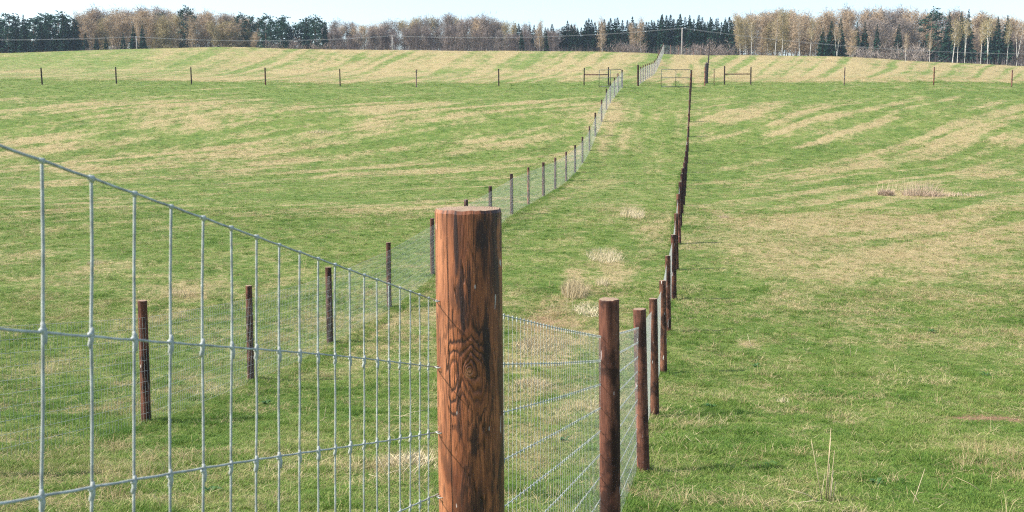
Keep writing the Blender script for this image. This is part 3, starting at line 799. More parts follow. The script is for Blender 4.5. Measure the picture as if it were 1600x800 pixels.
# ---- gates
def gate(hx, hy, ang, w, h, label, mids):
    z = gz(hx, hy) + .12
    e = empty('field_gate', (hx, hy, z), label, 'gate', 'metal gates at the head of the lane', ang)
    def bar(nm, pts, r=.036):
        mb = MB(); mb.tube(pts, r, 8); return link(nm, mb.mesh(nm, M_gate), e)
    dz = -.0
    for x_ in (0, w): bar('stile', [(x_, 0, 0), (x_, 0, h)])
    for x_ in mids: bar('upright', [(x_, 0, .03), (x_, 0, h - .03)], .03)
    for h_ in (.0, .52 * h, h): bar('rail', [(.03, 0, h_), (w - .03, 0, h_)], .034)
    bar('hinge', [(-.12, 0, .3), (.03, 0, .3)], .02); bar('hinge', [(-.12, 0, h - .3), (.03, 0, h - .3)], .02)
    mb = MB()
    for i in range(1, int(w / .15)): mb.tube([(i * .15, 0, 0), (i * .15, 0, h)], .0016, 3, cap=False)
    for i in range(1, 10): mb.tube([(0, 0, i * h / 10), (w, 0, i * h / 10)], .0016, 3, cap=False)
    o = link('wire_infill', mb.mesh('wire_infill', M_wire), e); o['kind'] = 'stuff'
    return e
gx, gy = rp[-1][0], rp[-1][1]
gate(gx - .14, gy - .05, pi + .06, 3.45, 1.95, 'tubular metal gate in two panes hung from the last right fence post', [1.72])
gx, gy = lp[-1][0], lp[-1][1]
gate(gx - .12, gy + .1, pi - .25, 2.65, 1.95, 'tubular metal gate swung open behind the last left fence post', [1.3])

# ---- posts and poles at the right of the gateway
def lone_post(name, xb, xt, Y, r, h, mat, label, cat, col=(1, 1, 1), yb=None):
    X = XR(xb, 125) * Y; z = gz(X, Y); Xt = XR(xt, 100) * Y
    e = empty(name, (X, Y, z), label, cat)
    o = link('shaft', post_mesh('shaft', r, h, int(xb), 12, 6, mat, .01), e)
    o.rotation_euler = (0, math.atan2(Xt - X, h), 0); o.color = (*col, 1); return e
lone_post('gate_post', 1101.3, 1101.6, 124, .085, 2.2, M_post, 'pale grey gate post right of the wheel tracks', 'post', (1.9, 2.1, 2.1))
e = lone_post('stump_post', 1103.6, 1103.6, 128, .21, 2.35, M_darkstuff, 'thick dark rounded post close beside the pale gate post', 'post')
mb = MB(); mb.tube([(0, 0, 2.3), (0, 0, 2.45), (0, 0, 2.6)], [.2, .14, .03], 12); link('rounded_top', mb.mesh('rounded_top', M_darkstuff), e)
e = lone_post('leaning_pole', 1104.8, 1108, 132, .085, 4.9, M_darkstuff, 'tall thin dark pole leaning to the right behind the gateway', 'pole')
lone_post('thin_stake', 1116, 1116, 125, .045, 1.95, M_post, 'thin grey stake between the gateway and the right brace', 'stake', (1.3, 1.5, 1.6))

# ------------------------------------------------------------------ power line on the ridge
PX = [(-187, 60, 232), (213, 58, 236), (613, 56.5, 236), (1066, 44.5, 232), (1640, 85, 236), (2200, 105, 236)]
tops = []
for i, (xp, yp, Y) in enumerate(PX):
    X = XR(xp, yp) * Y; z0 = gz(X, Y); zt = T(yp) * Y
    lab = ['slim grey utility pole on the ridge at the far left of the treeline', 'slim grey utility pole before the leafless trees on the left of the ridge', 'slim grey utility pole near the middle of the ridge', 'tall pale utility pole beyond the wheel tracks before dark spruces',
           'slim utility pole beyond the right birches', 'slim utility pole far out to the right'][i]
    tops.append(Vector((X, Y, zt)))
    e = empty('utility_pole', (X, Y, z0), lab, 'pole', 'poles of the power line')
    mb = MB(); mb.tube([(0, 0, -.5), (0, 0, (zt - z0) * .5), (0, 0, zt - z0 + .15)], [.16, .14, .11], 10)
    link('shaft', mb.mesh('shaft', M_pole), e)
    mb = MB(); mb.tube([(0, -.45, zt - z0 - .1), (0, .45, zt - z0 - .1)], .05, 6); link('crossarm', mb.mesh('crossarm', M_pole), e)
    for s_ in (-.4, .4):
        mb = MB(); mb.tube([(0, s_, zt - z0 - .06), (0, s_, zt - z0 + .04), (0, s_, zt - z0 + .08)], [.035, .05, .02], 8)
        link('insulator', mb.mesh('insulator', M_porc), e)
for j, s_ in enumerate((-.4, .4)):
    mb = MB(); pts = []
    for i in range(len(tops) - 1):
        a = tops[i]; b = tops[i + 1]
        sag = [.55, 1.0, 1.1, 1.4, .6][i]
        for k_ in range(12):
            t = k_ / 12; p = a.lerp(b, t); pts.append(p + Vector((0, s_, .1 - sag * 4 * t * (1 - t) - .05 * j)))
    pts.append(tops[-1] + Vector((0, s_, .1)))
    mb.tube(pts, .013, 5, cap=False)
    o = link('power_cable', mb.mesh('power_cable', M_line))
    tag(o, ['nearer of the two thin cables strung across the treeline', 'farther of the two thin cables strung across the treeline'][j], 'cable', 'cables of the power line')

# ------------------------------------------------------------------ tree kinds
def sliver(mb, p, d, ln, w, q, mi=0):
    d = d.normalized(); a = d.cross(Vector((q.uniform(-1, 1), q.uniform(-1, 1), q.uniform(-1, 1))))
    if a.length < 1e-4: return
    a = a.normalized() * w / 2
    mb.add([p - a, p + a, p + d * ln], [(0, 1, 2)], mi, False)
def bare_tree(seed, h=16., spread=.17, fork=False, low=.28, ntw=1500, wander=.07, twl=(.7, 1.6), tww=(.05, .11), up=1.0, nlimb=16):
    q = random.Random(seed); tr = MB(); cr = MB()
    stems = [[Vector((0, 0, -.6))]]
    lean = Vector((q.uniform(-.7, .7) * wander, q.uniform(-.7, .7) * wander, 1))
    def stem(p0, lean, L, r0):
        pts = []; n = 8; p = p0.copy(); d = lean.normalized()
        for i in range(n + 1):
            pts.append(p.copy()); d = (d + Vector((q.uniform(-wander, wander), q.uniform(-wander, wander), .05))).normalized(); p = p + d * (L / n)
        tr.tube(pts, [r0 * (1 - .9 * i / n) for i in range(n + 1)], 6); return pts
    allst = []
    if fork:
        z = h * q.uniform(.12, .3); b = stem(Vector((0, 0, -.6)), lean, z + .6, .22)
        for s_ in (-1, 1): allst.append(stem(b[-1], Vector((s_ * q.uniform(.10, .2), q.uniform(-.1, .1), 1)), h * .93 - z, .14))
    else: allst.append(stem(Vector((0, 0, -.6)), lean, h * .95 + .6, .19))
    limbs = []
    for pts in allst:
        for i in range(nlimb // len(allst)):
            t = low + (.97 - low) * (i + q.random()) / (nlimb // len(allst)); t = min(t, .96)
            f = t * (len(pts) - 1); k = int(f); p = pts[k].lerp(pts[min(k + 1, len(pts) - 1)], f - k)
            if p.z < low * h: continue
            a = q.uniform(0, 6.28); rel = (p.z / h - low) / (1 - low)
            L = h * spread * (1.25 - .85 * rel) * q.uniform(.7, 1.2)
            d = Vector((cos(a), sin(a), up * q.uniform(.7, 1.4)))
            lp_ = [p]; pp = p.copy(); dd = d.normalized()
            for s_ in range(4):
                dd = (dd + Vector((q.uniform(-.2, .2), q.uniform(-.2, .2), q.uniform(-.05, .25)))).normalized(); pp = pp + dd * L / 4; lp_.append(pp.copy())
            tr.tube(lp_, [.055, .045, .034, .022, .01], 4, 1); limbs.append(lp_)
    per = max(1, ntw // max(1, len(limbs)))
    for lp_ in limbs:
        for i in range(per):
            f = q.uniform(.6, 4); k = min(int(f), 3); p = lp_[k].lerp(lp_[k + 1], f - k)
            p = p + Vector((q.gauss(0, .55), q.gauss(0, .55), q.gauss(0, .6)))
            d = Vector((q.gauss(0, .7), q.gauss(0, .7), q.gauss(.55, .6)))
            sliver(cr, p, d, q.uniform(*twl), q.uniform(*tww), q)
    return tr, cr
def spruce_tree(seed, h=16., base=.03, rad=.15):
    q = random.Random(seed); tr = MB(); cr = MB()
    tr.tube([(0, 0, -.6), (0, 0, h * .5), (0, 0, h * .97)], [.2, .12, .02], 6)
    z = h * base; 
    while z < h * .985:
        t = z / h; R = h * rad * (1 - t) ** .8 * q.uniform(.75, 1.15) + .12
        nb = 6 if t > .75 else 8
        a0 = q.uniform(0, 6.28)
        for i in range(nb):
            if q.random() < .10: continue
            a = a0 + 2 * pi * i / nb + q.uniform(-.25, .25); L = R * q.uniform(.65, 1.15); dr_ = L * q.uniform(.15, .5) - .25 * (t > .8)
            d = Vector((cos(a), sin(a), 0)); s_ = Vector((-sin(a), cos(a), 0)); w = L * q.uniform(.25, .4) + .1
            p0 = Vector((0, 0, z)); m = p0 + d * L * .55 - Vector((0, 0, dr_ * .35)); e = p0 + d * L - Vector((0, 0, dr_))
            dn = Vector((0, 0, -w * .9))
            cr.add([p0, m + s_ * w * .6, e, m - s_ * w * .6, m + dn, e + dn * .3 - d * .1], [(0, 1, 2), (0, 2, 3), (0, 4, 5), (0, 5, 2)], 0, False)
        z += h * .017 * (1.35 - .55 * t) + .06
    for i in range(3): sliver(cr, Vector((0, 0, h * .95)), Vector((q.uniform(-.1, .1), q.uniform(-.1, .1), 1)), h * .06, .2, q)
    return tr, cr
def pine_tree(seed, h=16., low=.3):
    q = random.Random(seed); tr = MB(); cr = MB()
    tr.tube([(0, 0, -.6), (q.uniform(-.2, .2), 0, h * .5), (0, 0, h * .95)], [.22, .15, .03], 6)
    for i in range(48):
        t = low + (1 - low) * (i / 47); R = h * .18 * sin(pi * min(1, (1 - t) * .9 + .16)) ** .8
        a = q.uniform(0, 6.28); rr = R * sqrt(q.random())
        c = Vector((rr * cos(a), rr * sin(a), t * h - q.random() * .5)); sz = q.uniform(.6, 1.15)
        tr.tube([(0, 0, c.z - .4), c], [.05, .02], 4)
        for k in range(26):
            p = c + Vector((q.gauss(0, sz * .55), q.gauss(0, sz * .55), q.gauss(0, sz * .33)))
            d = Vector((q.gauss(0, 1), q.gauss(0, 1), q.gauss(.3, .6)))
            sliver(cr, p, d, q.uniform(.45, .9), q.uniform(.25, .5), q)
    return tr, cr
def bush_tree(seed, h=7.):
    q = random.Random(seed); tr = MB(); cr = MB()
    for i in range(9):
        a = q.uniform(0, 6.28); L = h * q.uniform(.6, 1); d = Vector((cos(a) * .35, sin(a) * .35, 1)).normalized()
        p0 = Vector((cos(a) * .3, sin(a) * .3, -.3)); tr.tube([p0, p0 + d * L * .5, p0 + d * L * .9 + Vector((0, 0, .2))], [.06, .04, .01], 4)
        for k in range(85):
            p = p0 + d * L * q.uniform(.08, .95) + Vector((q.gauss(0, .5), q.gauss(0, .5), 0))
            sliver(cr, p, Vector((q.gauss(0, .5), q.gauss(0, .5), q.uniform(.3, 1.2))), q.uniform(.6, 1.4), q.uniform(.05, .12), q)
    return tr, cr
KIND = {}
def reg(kind, builder, n, tmat, cmats, h, names):
    for i in range(n):
        tr, cr = builder(i)
        tm = tr.mesh('trunk', *tmat)
        for c_, cm in cmats.items():
            KIND.setdefault((kind, c_), []).append((tm, cr.mesh('crown', cm), h, names))
reg('birch', lambda i: bare_tree(1000 + i, 16, .15, False, .34, 1250, up=1.2), 3, (M_birchbark, M_greybark), {'tan': M_tan, 'ochre': M_ochre}, 16, 'birch_tree')
reg('fork', lambda i: bare_tree(1100 + i, 16, .17, True, .40, 900, up=1.2), 3, (M_birchbark, M_greybark), {'tan': M_tan, 'ochre': M_ochre}, 16, 'birch_tree')
reg('stem', lambda i: bare_tree(1150 + i, 16, .12, i == 2, .50, 420, up=1.3, nlimb=14, wander=.028), 3, (M_birchbark, M_birchbark), {'tan': M_tan, 'ochre': M_ochre}, 16, 'birch_tree')
reg('forkstem', lambda i: bare_tree(1170 + i, 16, .15, True, .48, 420, up=1.3, nlimb=14, wander=.035), 2, (M_birchbark, M_birchbark), {'ochre': M_ochre}, 16, 'birch_tree')
reg('bare', lambda i: bare_tree(1200 + i, 16, .19, i == 2, .18, 1900, up=1.0), 4, (M_greybark, M_greybark), {'tan': M_tan, 'grey': M_grey, 'purple': M_purple, 'ochre': M_ochre}, 16, 'bare_tree')
reg('oak', lambda i: bare_tree(1300 + i, 14, .34, True, .22, 1500, up=.7, tww=(.06, .12), nlimb=26), 2, (M_greybark, M_greybark), {'purple': M_purple, 'grey': M_grey}, 14, 'oak_tree')
reg('spruce', lambda i: spruce_tree(1400 + i, 16, .02, .165 + .014 * i), 4, (M_pinebark,), {'dark': M_spruce}, 16, 'spruce_tree')
reg('pine', lambda i: pine_tree(1500 + i, 16, .10 + .08 * i), 3, (M_pinebark,), {'dark': M_pineN}, 16, 'pine_tree')
reg('bush', lambda i: bush_tree(1600 + i), 3, (M_greybark,), {'purple': M_purple, 'grey': M_grey, 'tan': M_tan}, 7, 'bare_shrub')

q = random.Random(4242)
def tree(kind, col_, xp, ytop, Y, label, group, widen=1.0):
    tm, cm, h0, nm = q.choice(KIND[(kind, col_)])
    X = XR(xp, ytop) * Y; z0 = gz(X, Y); h = max(2.5, T(ytop) * Y - z0)
    s_ = h / h0
    e = empty(nm, (X, Y, z0), label, {'birch_tree': 'birch', 'bare_tree': 'tree', 'oak_tree': 'oak', 'spruce_tree': 'spruce', 'pine_tree': 'pine', 'bare_shrub': 'shrub'}[nm], group, q.uniform(0, 6.28))
    w = max(s_, .62) * widen
    e.scale = (w, w, s_)
    link('trunk', tm, e); link('crown', cm, e)
    return e
SKX = [-250, 0, 30, 60, 97, 120, 125, 150, 180, 220, 240, 290, 320, 350, 370, 400, 415, 440, 490, 500, 525, 540, 580, 600, 620, 650, 700, 740, 780, 800, 830, 860, 900, 945, 980, 1000, 1035, 1065, 1090, 1145, 1150, 1180, 1230, 1250, 1270, 1290, 1330, 1400, 1425, 1450, 1510, 1530, 1600, 1850]
SKY = [20, 24, 20, 24, 19, 24, 18, 12, 9, 9, 11, 13, 16, 17, 20, 25, 26, 29, 27, 33, 30, 35, 35, 34, 31, 24, 22, 26, 33, 33, 31, 37, 38, 29, 31, 29, 23, 24, 26, 29, 21, 18, 12, 18, 25, 19, 12, 13, 13, 18, 17, 25, 26, 22]
def skyl(x): return float(np.interp(x, SKX, SKY))
# (x0, x1, spacing, row distance, kinds, drop range below the skyline, label, group)
ROWS = [
 # back rows filling the wood
 (-240, 122, 11, 335, [('pine', 'dark'), ('spruce', 'dark')], (0, 8), 'dark blue-green conifer in the dense stand at the left end of the treeline', 'conifers at the left end'),
 (-230, 118, 13, 318, [('spruce', 'dark'), ('pine', 'dark')], (6, 22), 'dark blue-green conifer in the dense stand at the left end of the treeline', 'conifers at the left end'),
 (118, 402, 9, 345, [('bare', 'tan'), ('bare', 'grey'), ('birch', 'tan')], (-1, 6), 'tall leafless tan tree in the wood right of the left conifers', 'leafless trees of the left wood'),
 (122, 400, 12, 328, [('bare', 'tan'), ('birch', 'tan'), ('bare', 'ochre')], (8, 26), 'tall leafless tan tree in the wood right of the left conifers', 'leafless trees of the left wood'),
 (400, 512, 10, 340, [('pine', 'dark'), ('spruce', 'dark'), ('pine', 'dark')], (0, 12), 'dark green conifer in the small stand left of the middle', 'conifers of the small stand'),
 (512, 800, 10, 345, [('bare', 'ochre'), ('bare', 'grey'), ('bare', 'tan')], (-1, 7), 'grey-tan leafless tree in the wood at the middle of the ridge', 'leafless trees of the middle wood'),
 (512, 870, 12, 326, [('bare', 'purple'), ('bare', 'grey'), ('bare', 'purple')], (8, 24), 'purplish leafless tree in the wood at the middle of the ridge', 'leafless trees of the middle wood front'),
 (800, 900, 9, 340, [('spruce', 'dark'), ('bare', 'grey')], (-1, 10), 'tree of the mixed spruce and leafless wood right of the middle', 'trees of the mixed wood'),
 (880, 1148, 6.5, 340, [('spruce', 'dark')], (-6, 8), 'narrow dark spruce in the row behind the gateway', 'spruces behind the gateway'),
 (890, 1148, 9, 325, [('spruce', 'dark')], (4, 20), 'narrow dark tree standing before the spruce row behind the gateway', 'trees before the spruce row'),
 (1148, 1330, 9, 340, [('bare', 'tan'), ('birch', 'ochre'), ('birch', 'tan')], (-1, 6), 'tall ochre birch or leafless tree in the wood right of the gateway', 'leafless trees of the right wood'),
 (1150, 1290, 13, 318, [('birch', 'ochre'), ('birch', 'tan'), ('bare', 'tan')], (8, 24), 'tall ochre birch or leafless tree in the wood right of the gateway', 'leafless trees of the right wood'),
 (1330, 1850, 10, 345, [('bare', 'tan'), ('bare', 'tan'), ('birch', 'tan'), ('bare', 'grey')], (-1, 7), 'tall leafless tan tree in the wood at the right end of the ridge', 'leafless trees at the right end'),
 (1320, 1840, 12, 322, [('bare', 'grey'), ('bare', 'tan'), ('bare', 'purple')], (14, 36), 'grey leafless tree low in the wood at the right end of the ridge', 'grey trees at the right end'),
]
QUEUE = []
for (x0, x1, sp_, Y, kinds, (d0, d1), lab, grp) in ROWS:
    x = x0 + q.uniform(0, sp_)
    while x < x1:
        k_, c_ = q.choice(kinds)
        yt = skyl(x) + q.uniform(d0, d1)
        QUEUE.append([k_, c_, x, yt, Y + q.uniform(-7, 7), grp, 1.5 if k_ == 'spruce' else 1.3 if k_ == 'bare' else 1.15])
        x += sp_ * q.uniform(.55, 1.25)
MARKS = [(-40, "the wood's left end"), (65, 'first thin field post'), (181, 'second thin field post'), (213, 'the first utility pole'), (298, 'third thin field post'), (414, 'fourth thin field post'), (531, 'fifth thin field post'),
         (613, 'the middle utility pole'), (650, 'the pale field post'), (729, 'the twin oaks'), (779, 'last lone field post'), (843, 'slender pale birch'), (931, 'left H-brace'), (997, 'thick gateway post'), (1033, 'fence crest'), (1066, 'tall utility pole'),
         (1107, 'the leaning pole'), (1152, 'right H-brace'), (1224, 'highest ochre birch'), (1320, 'first post beyond right brace'), (1405, 'the lone slim spruce'), (1459, 'second post beyond right brace'), (1510, 'the forked white birch'), (1582, 'rightmost post'), (1660, "the wood's right end")]
LOOK = {('bare', 'tan'): 'tan leafless tree', ('bare', 'grey'): 'grey leafless tree', ('bare', 'purple'): 'purplish leafless tree', ('bare', 'ochre'): 'budding ochre leafless tree', ('birch', 'tan'): 'tan birch', ('birch', 'ochre'): 'ochre birch',
        ('spruce', 'dark'): 'pointed dark spruce', ('pine', 'dark'): 'bushy dark pine'}
byl = {}
for it in QUEUE:
    k_, c_, x, yt, Y, grp, wd = it
    mx, mk = min(MARKS, key=lambda m_: abs(m_[0] - x)); dx = x - mx
    rel = 'straight behind' if abs(dx) < 7 else ('just ' if abs(dx) < 20 else 'farther ') + ('left of ' if dx < 0 else 'right of ')
    lb = LOOK[(k_, c_)] + (' in rear row, ' if Y > 333 else ' in front row, ') + rel.strip() + ' ' + mk
    byl.setdefault(lb, []).append(it)
for lb, its in byl.items():
    its.sort(key=lambda t_: t_[3])
    names = {1: [''], 2: ['taller ', 'shorter '], 3: ['tallest ', 'middling ', 'shortest ']}.get(len(its), ['tallest '] + [''] * (len(its) - 2) + ['shortest '])
    for nm_, it in zip(names, its): tree(it[0], it[1], it[2], it[3], it[4], nm_ + lb, it[5], it[6])
ONES = [
 ('spruce', 'dark', 97, 17, 312, 'tallest pointed spruce of the left conifer stand, rising above the rest', .9), ('spruce', 'dark', 36, 22, 312, 'pointed spruce near the left edge rising in the conifer stand', 1),
 ('spruce', 'dark', 133, 50, 305, 'low dark spruce at the left foot of the tan birches', 1.1), ('spruce', 'dark', 150, 52, 305, 'second low dark spruce at the foot of the tan birches', 1.1), ('spruce', 'dark', 165, 56, 303, 'third low dark spruce at the foot of the tan birches', 1.1),
 ('spruce', 'dark', 192, 50, 303, 'dark spruce left of the first utility pole', 1.1), ('spruce', 'dark', 208, 36, 308, 'taller dark spruce behind the first utility pole', 1.1), ('spruce', 'dark', 222, 38, 308, 'dark spruce just right of the first utility pole', 1),
 ('pine', 'dark', 291, 12, 330, 'lone dark pine crown standing high over the left tan wood', .8), ('pine', 'dark', 254, 22, 330, 'narrow dark pine among the left tan birches', .7), ('pine', 'dark', 376, 22, 326, 'dark pine with a ragged top at the right end of the tan wood', .7), ('pine', 'dark', 390, 26, 326, 'smaller dark pine beside the ragged-topped one', .7),
 ('pine', 'dark', 415, 24, 315, 'dark rounded pine starting the small conifer stand', .9), ('pine', 'dark', 441, 27, 315, 'dark pine in the middle left of the small conifer stand', .9), ('spruce', 'dark', 478, 26, 312, 'dark spruce in the middle of the small conifer stand', 1), ('pine', 'dark', 492, 26, 312, 'broad dark pine at the top of the small conifer stand', .9), ('spruce', 'dark', 507, 34, 312, 'last dark spruce on the right of the small conifer stand', .9),
 ('spruce', 'dark', 551, 34, 345, 'small lone spruce tip above the purplish wood', .7), ('oak', 'purple', 728, 30, 305, 'broad leafless oak left of its twin on the middle ridge', 1.0), ('oak', 'purple', 760, 25, 305, 'broad leafless oak right of its twin on the middle ridge', 1.1),
 ('spruce', 'dark', 815, 44, 305, 'short dark spruce at the right edge of the purplish wood', 1), ('spruce', 'dark', 852, 42, 305, 'short dark spruce beside a leafless birch right of the middle', 1), ('birch', 'tan', 843, 33, 302, 'slender pale birch between two short spruces', .9),
 ('birch', 'tan', 1003, 28, 300, 'pale birch standing before the dark spruces left of the lane fence', 1.0), ('birch', 'tan', 990, 36, 302, 'slimmer pale birch left of the one before the spruces', .8), ('birch', 'tan', 943, 28, 318, 'pinkish birch top among the spruces', .9),
 ('spruce', 'dark', 1035, 21, 312, 'tallest spruce of the row, behind the lane fence', 1), ('spruce', 'dark', 1063, 22, 312, 'tall spruce just left of the pale utility pole', 1), ('spruce', 'dark', 1078, 26, 310, 'tall spruce just right of the pale utility pole', 1), ('spruce', 'dark', 1091, 25, 310, 'tall spruce left of the leaning pole', 1),
 ('spruce', 'dark', 1110, 26, 310, 'tall spruce behind the leaning pole', 1), ('spruce', 'dark', 1122, 27, 312, 'tall spruce right of the leaning pole', 1), ('spruce', 'dark', 1133, 27, 312, 'tall spruce next to the ochre birches', 1), ('spruce', 'dark', 1143, 31, 310, 'last spruce of the row, touching the ochre birches', 1),
 ('birch', 'ochre', 1158, 24, 290, 'ochre birch at the left edge of the right wood', 1), ('stem', 'ochre', 1176, 30, 288, 'white-stemmed birch second from the left edge of the right wood', .9), ('birch', 'ochre', 1224, 14, 290, 'tall ochre birch with a pale stem, highest of the right wood', 1), ('stem', 'tan', 1212, 26, 286, 'white-stemmed birch left of the highest ochre one', .9), ('stem', 'tan', 1253, 20, 288, 'white-stemmed birch halfway to the dark spruces', .9), ('stem', 'ochre', 1267, 26, 286, 'white-stemmed birch just left of the dark spruces', .9),
 ('spruce', 'dark', 1286, 44, 275, 'broad low spruce left of a dark pair in the right wood', 1.3), ('spruce', 'dark', 1300, 32, 280, 'dark spruce in the middle of a trio in the right wood', 1.2), ('spruce', 'dark', 1314, 28, 282, 'tall dark spruce ending a trio in the right wood', 1.0), ('stem', 'tan', 1310, 40, 268, 'thin white birch stem before the dark spruce trio', .8),
 ('birch', 'tan', 1334, 46, 266, 'spreading pale birch right of the spruce trio', 1.1), ('spruce', 'dark', 1340, 34, 300, 'dark spruce behind the spreading pale birch', .9), ('spruce', 'dark', 1352, 33, 300, 'dark spruce right of the spreading pale birch', .9), ('spruce', 'dark', 1371, 37, 296, 'dark spruce over grey thicket in the right wood', .9), ('spruce', 'dark', 1405, 37, 296, 'lone slim spruce over grey thicket in the right wood', 1),
 ('pine', 'dark', 1457, 16, 315, 'large grey-green pine crown in the right wood', 1), ('spruce', 'dark', 1484, 20, 305, 'tall dark spruce right of the large pine', 1), ('spruce', 'dark', 1503, 17, 305, 'dark spruce behind the white birch stems', 1), ('spruce', 'dark', 1514, 14, 305, 'highest dark spruce behind the white birch stems', 1), ('spruce', 'dark', 1545, 26, 305, 'dark spruce behind the forked white birch', .9), ('spruce', 'dark', 1560, 25, 305, 'dark spruce right of the forked white birch', .9), ('spruce', 'dark', 1575, 23, 305, 'dark spruce behind the rightmost white birch', 1),
 ('stem', 'ochre', 1491, 28, 256, 'white-stemmed birch leftmost of the bright right-hand group', .9), ('stem', 'ochre', 1499, 32, 257, 'white-stemmed birch second of the bright right-hand group', .8), ('forkstem', 'ochre', 1510, 28, 255, 'forked white birch third of the bright right-hand group', .9), ('stem', 'ochre', 1535, 30, 258, 'straight thin white birch between two forked ones', .8), ('forkstem', 'ochre', 1547, 27, 255, 'widely forked white birch near the right edge', 1.1), ('stem', 'ochre', 1577, 32, 255, 'rightmost bright white birch close to the field edge', .8), ('stem', 'tan', 1592, 34, 262, 'thin white birch at the very right edge', .8),
 ('stem', 'tan', 1417, 50, 268, 'thin white birch stem in the grey thicket of the right wood', .7), ('stem', 'tan', 1455, 46, 266, 'thin white birch stem below the large pine', .7),
]
for (k_, c_, x, yt, Y, lab, wd) in ONES: tree(k_, c_, x, yt, Y, lab, 'trees singled out along the ridge', wd)
BUSH = [(420, 56), (470, 52), (500, 56), (965, 55), (982, 52), (998, 58), (1075, 58), (1092, 54), (1112, 55), (1128, 60), (1340, 64), (1360, 62), (1388, 58), (1420, 56), (1440, 60), (345, 66), (135, 70), (185, 66)]
for x, yt in BUSH:
    mx, mk = min(MARKS, key=lambda m_: abs(m_[0] - x)); rel = 'behind' if abs(x - mx) < 5 else 'just left of' if x < mx and mx - x < 14 else 'just right of' if x - mx < 14 and x > mx else 'well left of' if x < mx else 'well right of'
    tree('bush', 'purple' if x < 1200 else 'grey', x, yt, 285 + q.uniform(-8, 6), 'rounded leafless shrub ' + rel + ' ' + mk, 'shrubs at the foot of the treeline', 1.3)
# undergrowth along the wood edge, one mass
mb = MB(); q = random.Random(99)
for i in range(46000):
    xp = q.uniform(-300, 1900); Y = q.uniform(284, 350); X = XR(xp, 60) * Y
    if 0 < xp < 118 and q.random() < .7: continue
    d = Vector((q.gauss(0, .22), q.gauss(0, .22), 1)); L_ = q.uniform(2.2, 7.5) * (1.0 if xp > 512 else .75)
    sliver(mb, Vector((X, Y, -1)), d, L_, q.uniform(.12, .26), q)
arr = np.array(mb.v)
tri = arr.reshape(-1, 3, 3)
zz = ground(tri[:, 0, 0], tri[:, 0, 1]); arr[:, 2] += np.repeat(zz, 3)
mb.v = [tuple(p) for p in arr]
tag(link('undergrowth', mb.mesh('undergrowth', M_under)), 'purplish leafless undergrowth along the foot of the wood', None, None, 'stuff')

# ------------------------------------------------------------------ weeds, straw, brush in the field
def stalks(name, xp, yp, specs, label, cat='weed', mat=None):
    X, Y = unproject(xp, yp); z = float(field_z(np.array([X]), np.array([Y]))[0])
    e = empty(name, (X, Y, z), label, cat)
    for (dx, dy, tx, ty, h, r) in specs:
        mb = MB(); p0 = Vector((dx, dy, -.03)); p1 = Vector((tx, ty, h)); m = (p0 + p1) / 2 + Vector((0, 0, .06 * (p1 - p0).length * (1 if h < .2 else 0)))
        mb.tube([p0, m, p1], [r, r * .85, r * .4], 6)
        link('stem', mb.mesh('stem', mat or M_weed), e)
    return e
stalks('dry_weed', 1290, 785, [(0, 0, .035, .02, .80, .008), (.01, .03, .03, 0, .70, .006), (-.03, 0, -.15, .1, .66, .005), (.03, -.02, .075, 0, .56, .006), (.05, 0, .07, 0, .34, .006), (.04, .05, .02, -.02, .42, .005), (-.06, 0, .0, .05, .30, .004),
       (-.02, 0, -.44, -.06, .16, .006), (.08, 0, -.40, -.12, .02, .007), (.06, -.02, .10, .0, .22, .006)], 'clump of tall pale broken weed stalks standing in the bottom right grass')
stalks('bent_straw', 1102, 697, [(0, 0, -.14, .05, .12, .005), (-.13, .05, -.28, .08, .15, .004)], 'single pale bent straw lying in grass right of the second near post')
stalks('fallen_stalk', 1176, 545, [(0, 0, -.12, .1, .34, .007), (0, .1, .2, .1, .03, .006)], 'whitish fallen weed stalk on a small straw patch in the right field')
stalks('dry_weed', 893, 497, [(-.16, 0, -.11, 0, 1.05, .008), (.10, .2, .16, .1, .95, .008), (.0, .1, .05, .1, .6, .005)], 'pair of tall thin pale stalks in the lane just left of the near corner post')
stalks('dry_weed', 620, 745, [(0, 0, .22, .05, .22, .005), (-.1, 0, -.25, .1, .26, .005), (.1, .1, .34, .1, .16, .005), (.2, 0, -.02, .1, .24, .004), (-.2, .1, .1, .2, .05, .006), (.15, -.1, .32, .0, .20, .004), (-.1, -.1, -.34, -.05, .06, .005)],
       'sprawling pale straw stalks seen low through the wire beside the big post')
stalks('dry_stalk', 380, 462 + 26, [(0, 0, -.03, 0, .52, .008)], 'single upright pale stem behind the second left fence post')
stalks('fallen_stalk', 660, 655, [(0, 0, -.5, .0, .05, .006), (-.45, .1, .1, .2, .10, .005)], 'long pale straws lying in grass left of the big post')
stalks('dry_weed', 1425, 790, [(0, 0, .16, .1, .36, .005), (.1, 0, .02, .1, .12, .004)], 'single tan stalk leaning right at the bottom edge right of the tall stalks')
stalks('dry_weed', 1540, 770, [(0, 0, -.3, .1, .14, .005), (.1, .1, .12, .12, .20, .004)], 'pale stalk lying toward the lower right corner')
stalks('dry_weed', 1072, 396, [(0, 0, .05, .0, .5, .008), (.1, 0, .16, 0, .35, .007)], 'short pair of pale stems close to the dark part of the right fence')
stalks('dry_weed', 1330, 560, [(0, 0, -.05, .0, .34, .006), (.1, .1, .14, .0, .26, .005), (-.1, .1, -.2, .0, .18, .005)], 'three short pale stems in the middle of the right field')
stalks('dry_weed', 505, 660, [(0, 0, .06, .0, .30, .005), (-.1, .1, .1, .0, .10, .004)], 'short pale stem seen through the wire below the third left post')
q = random.Random(5)
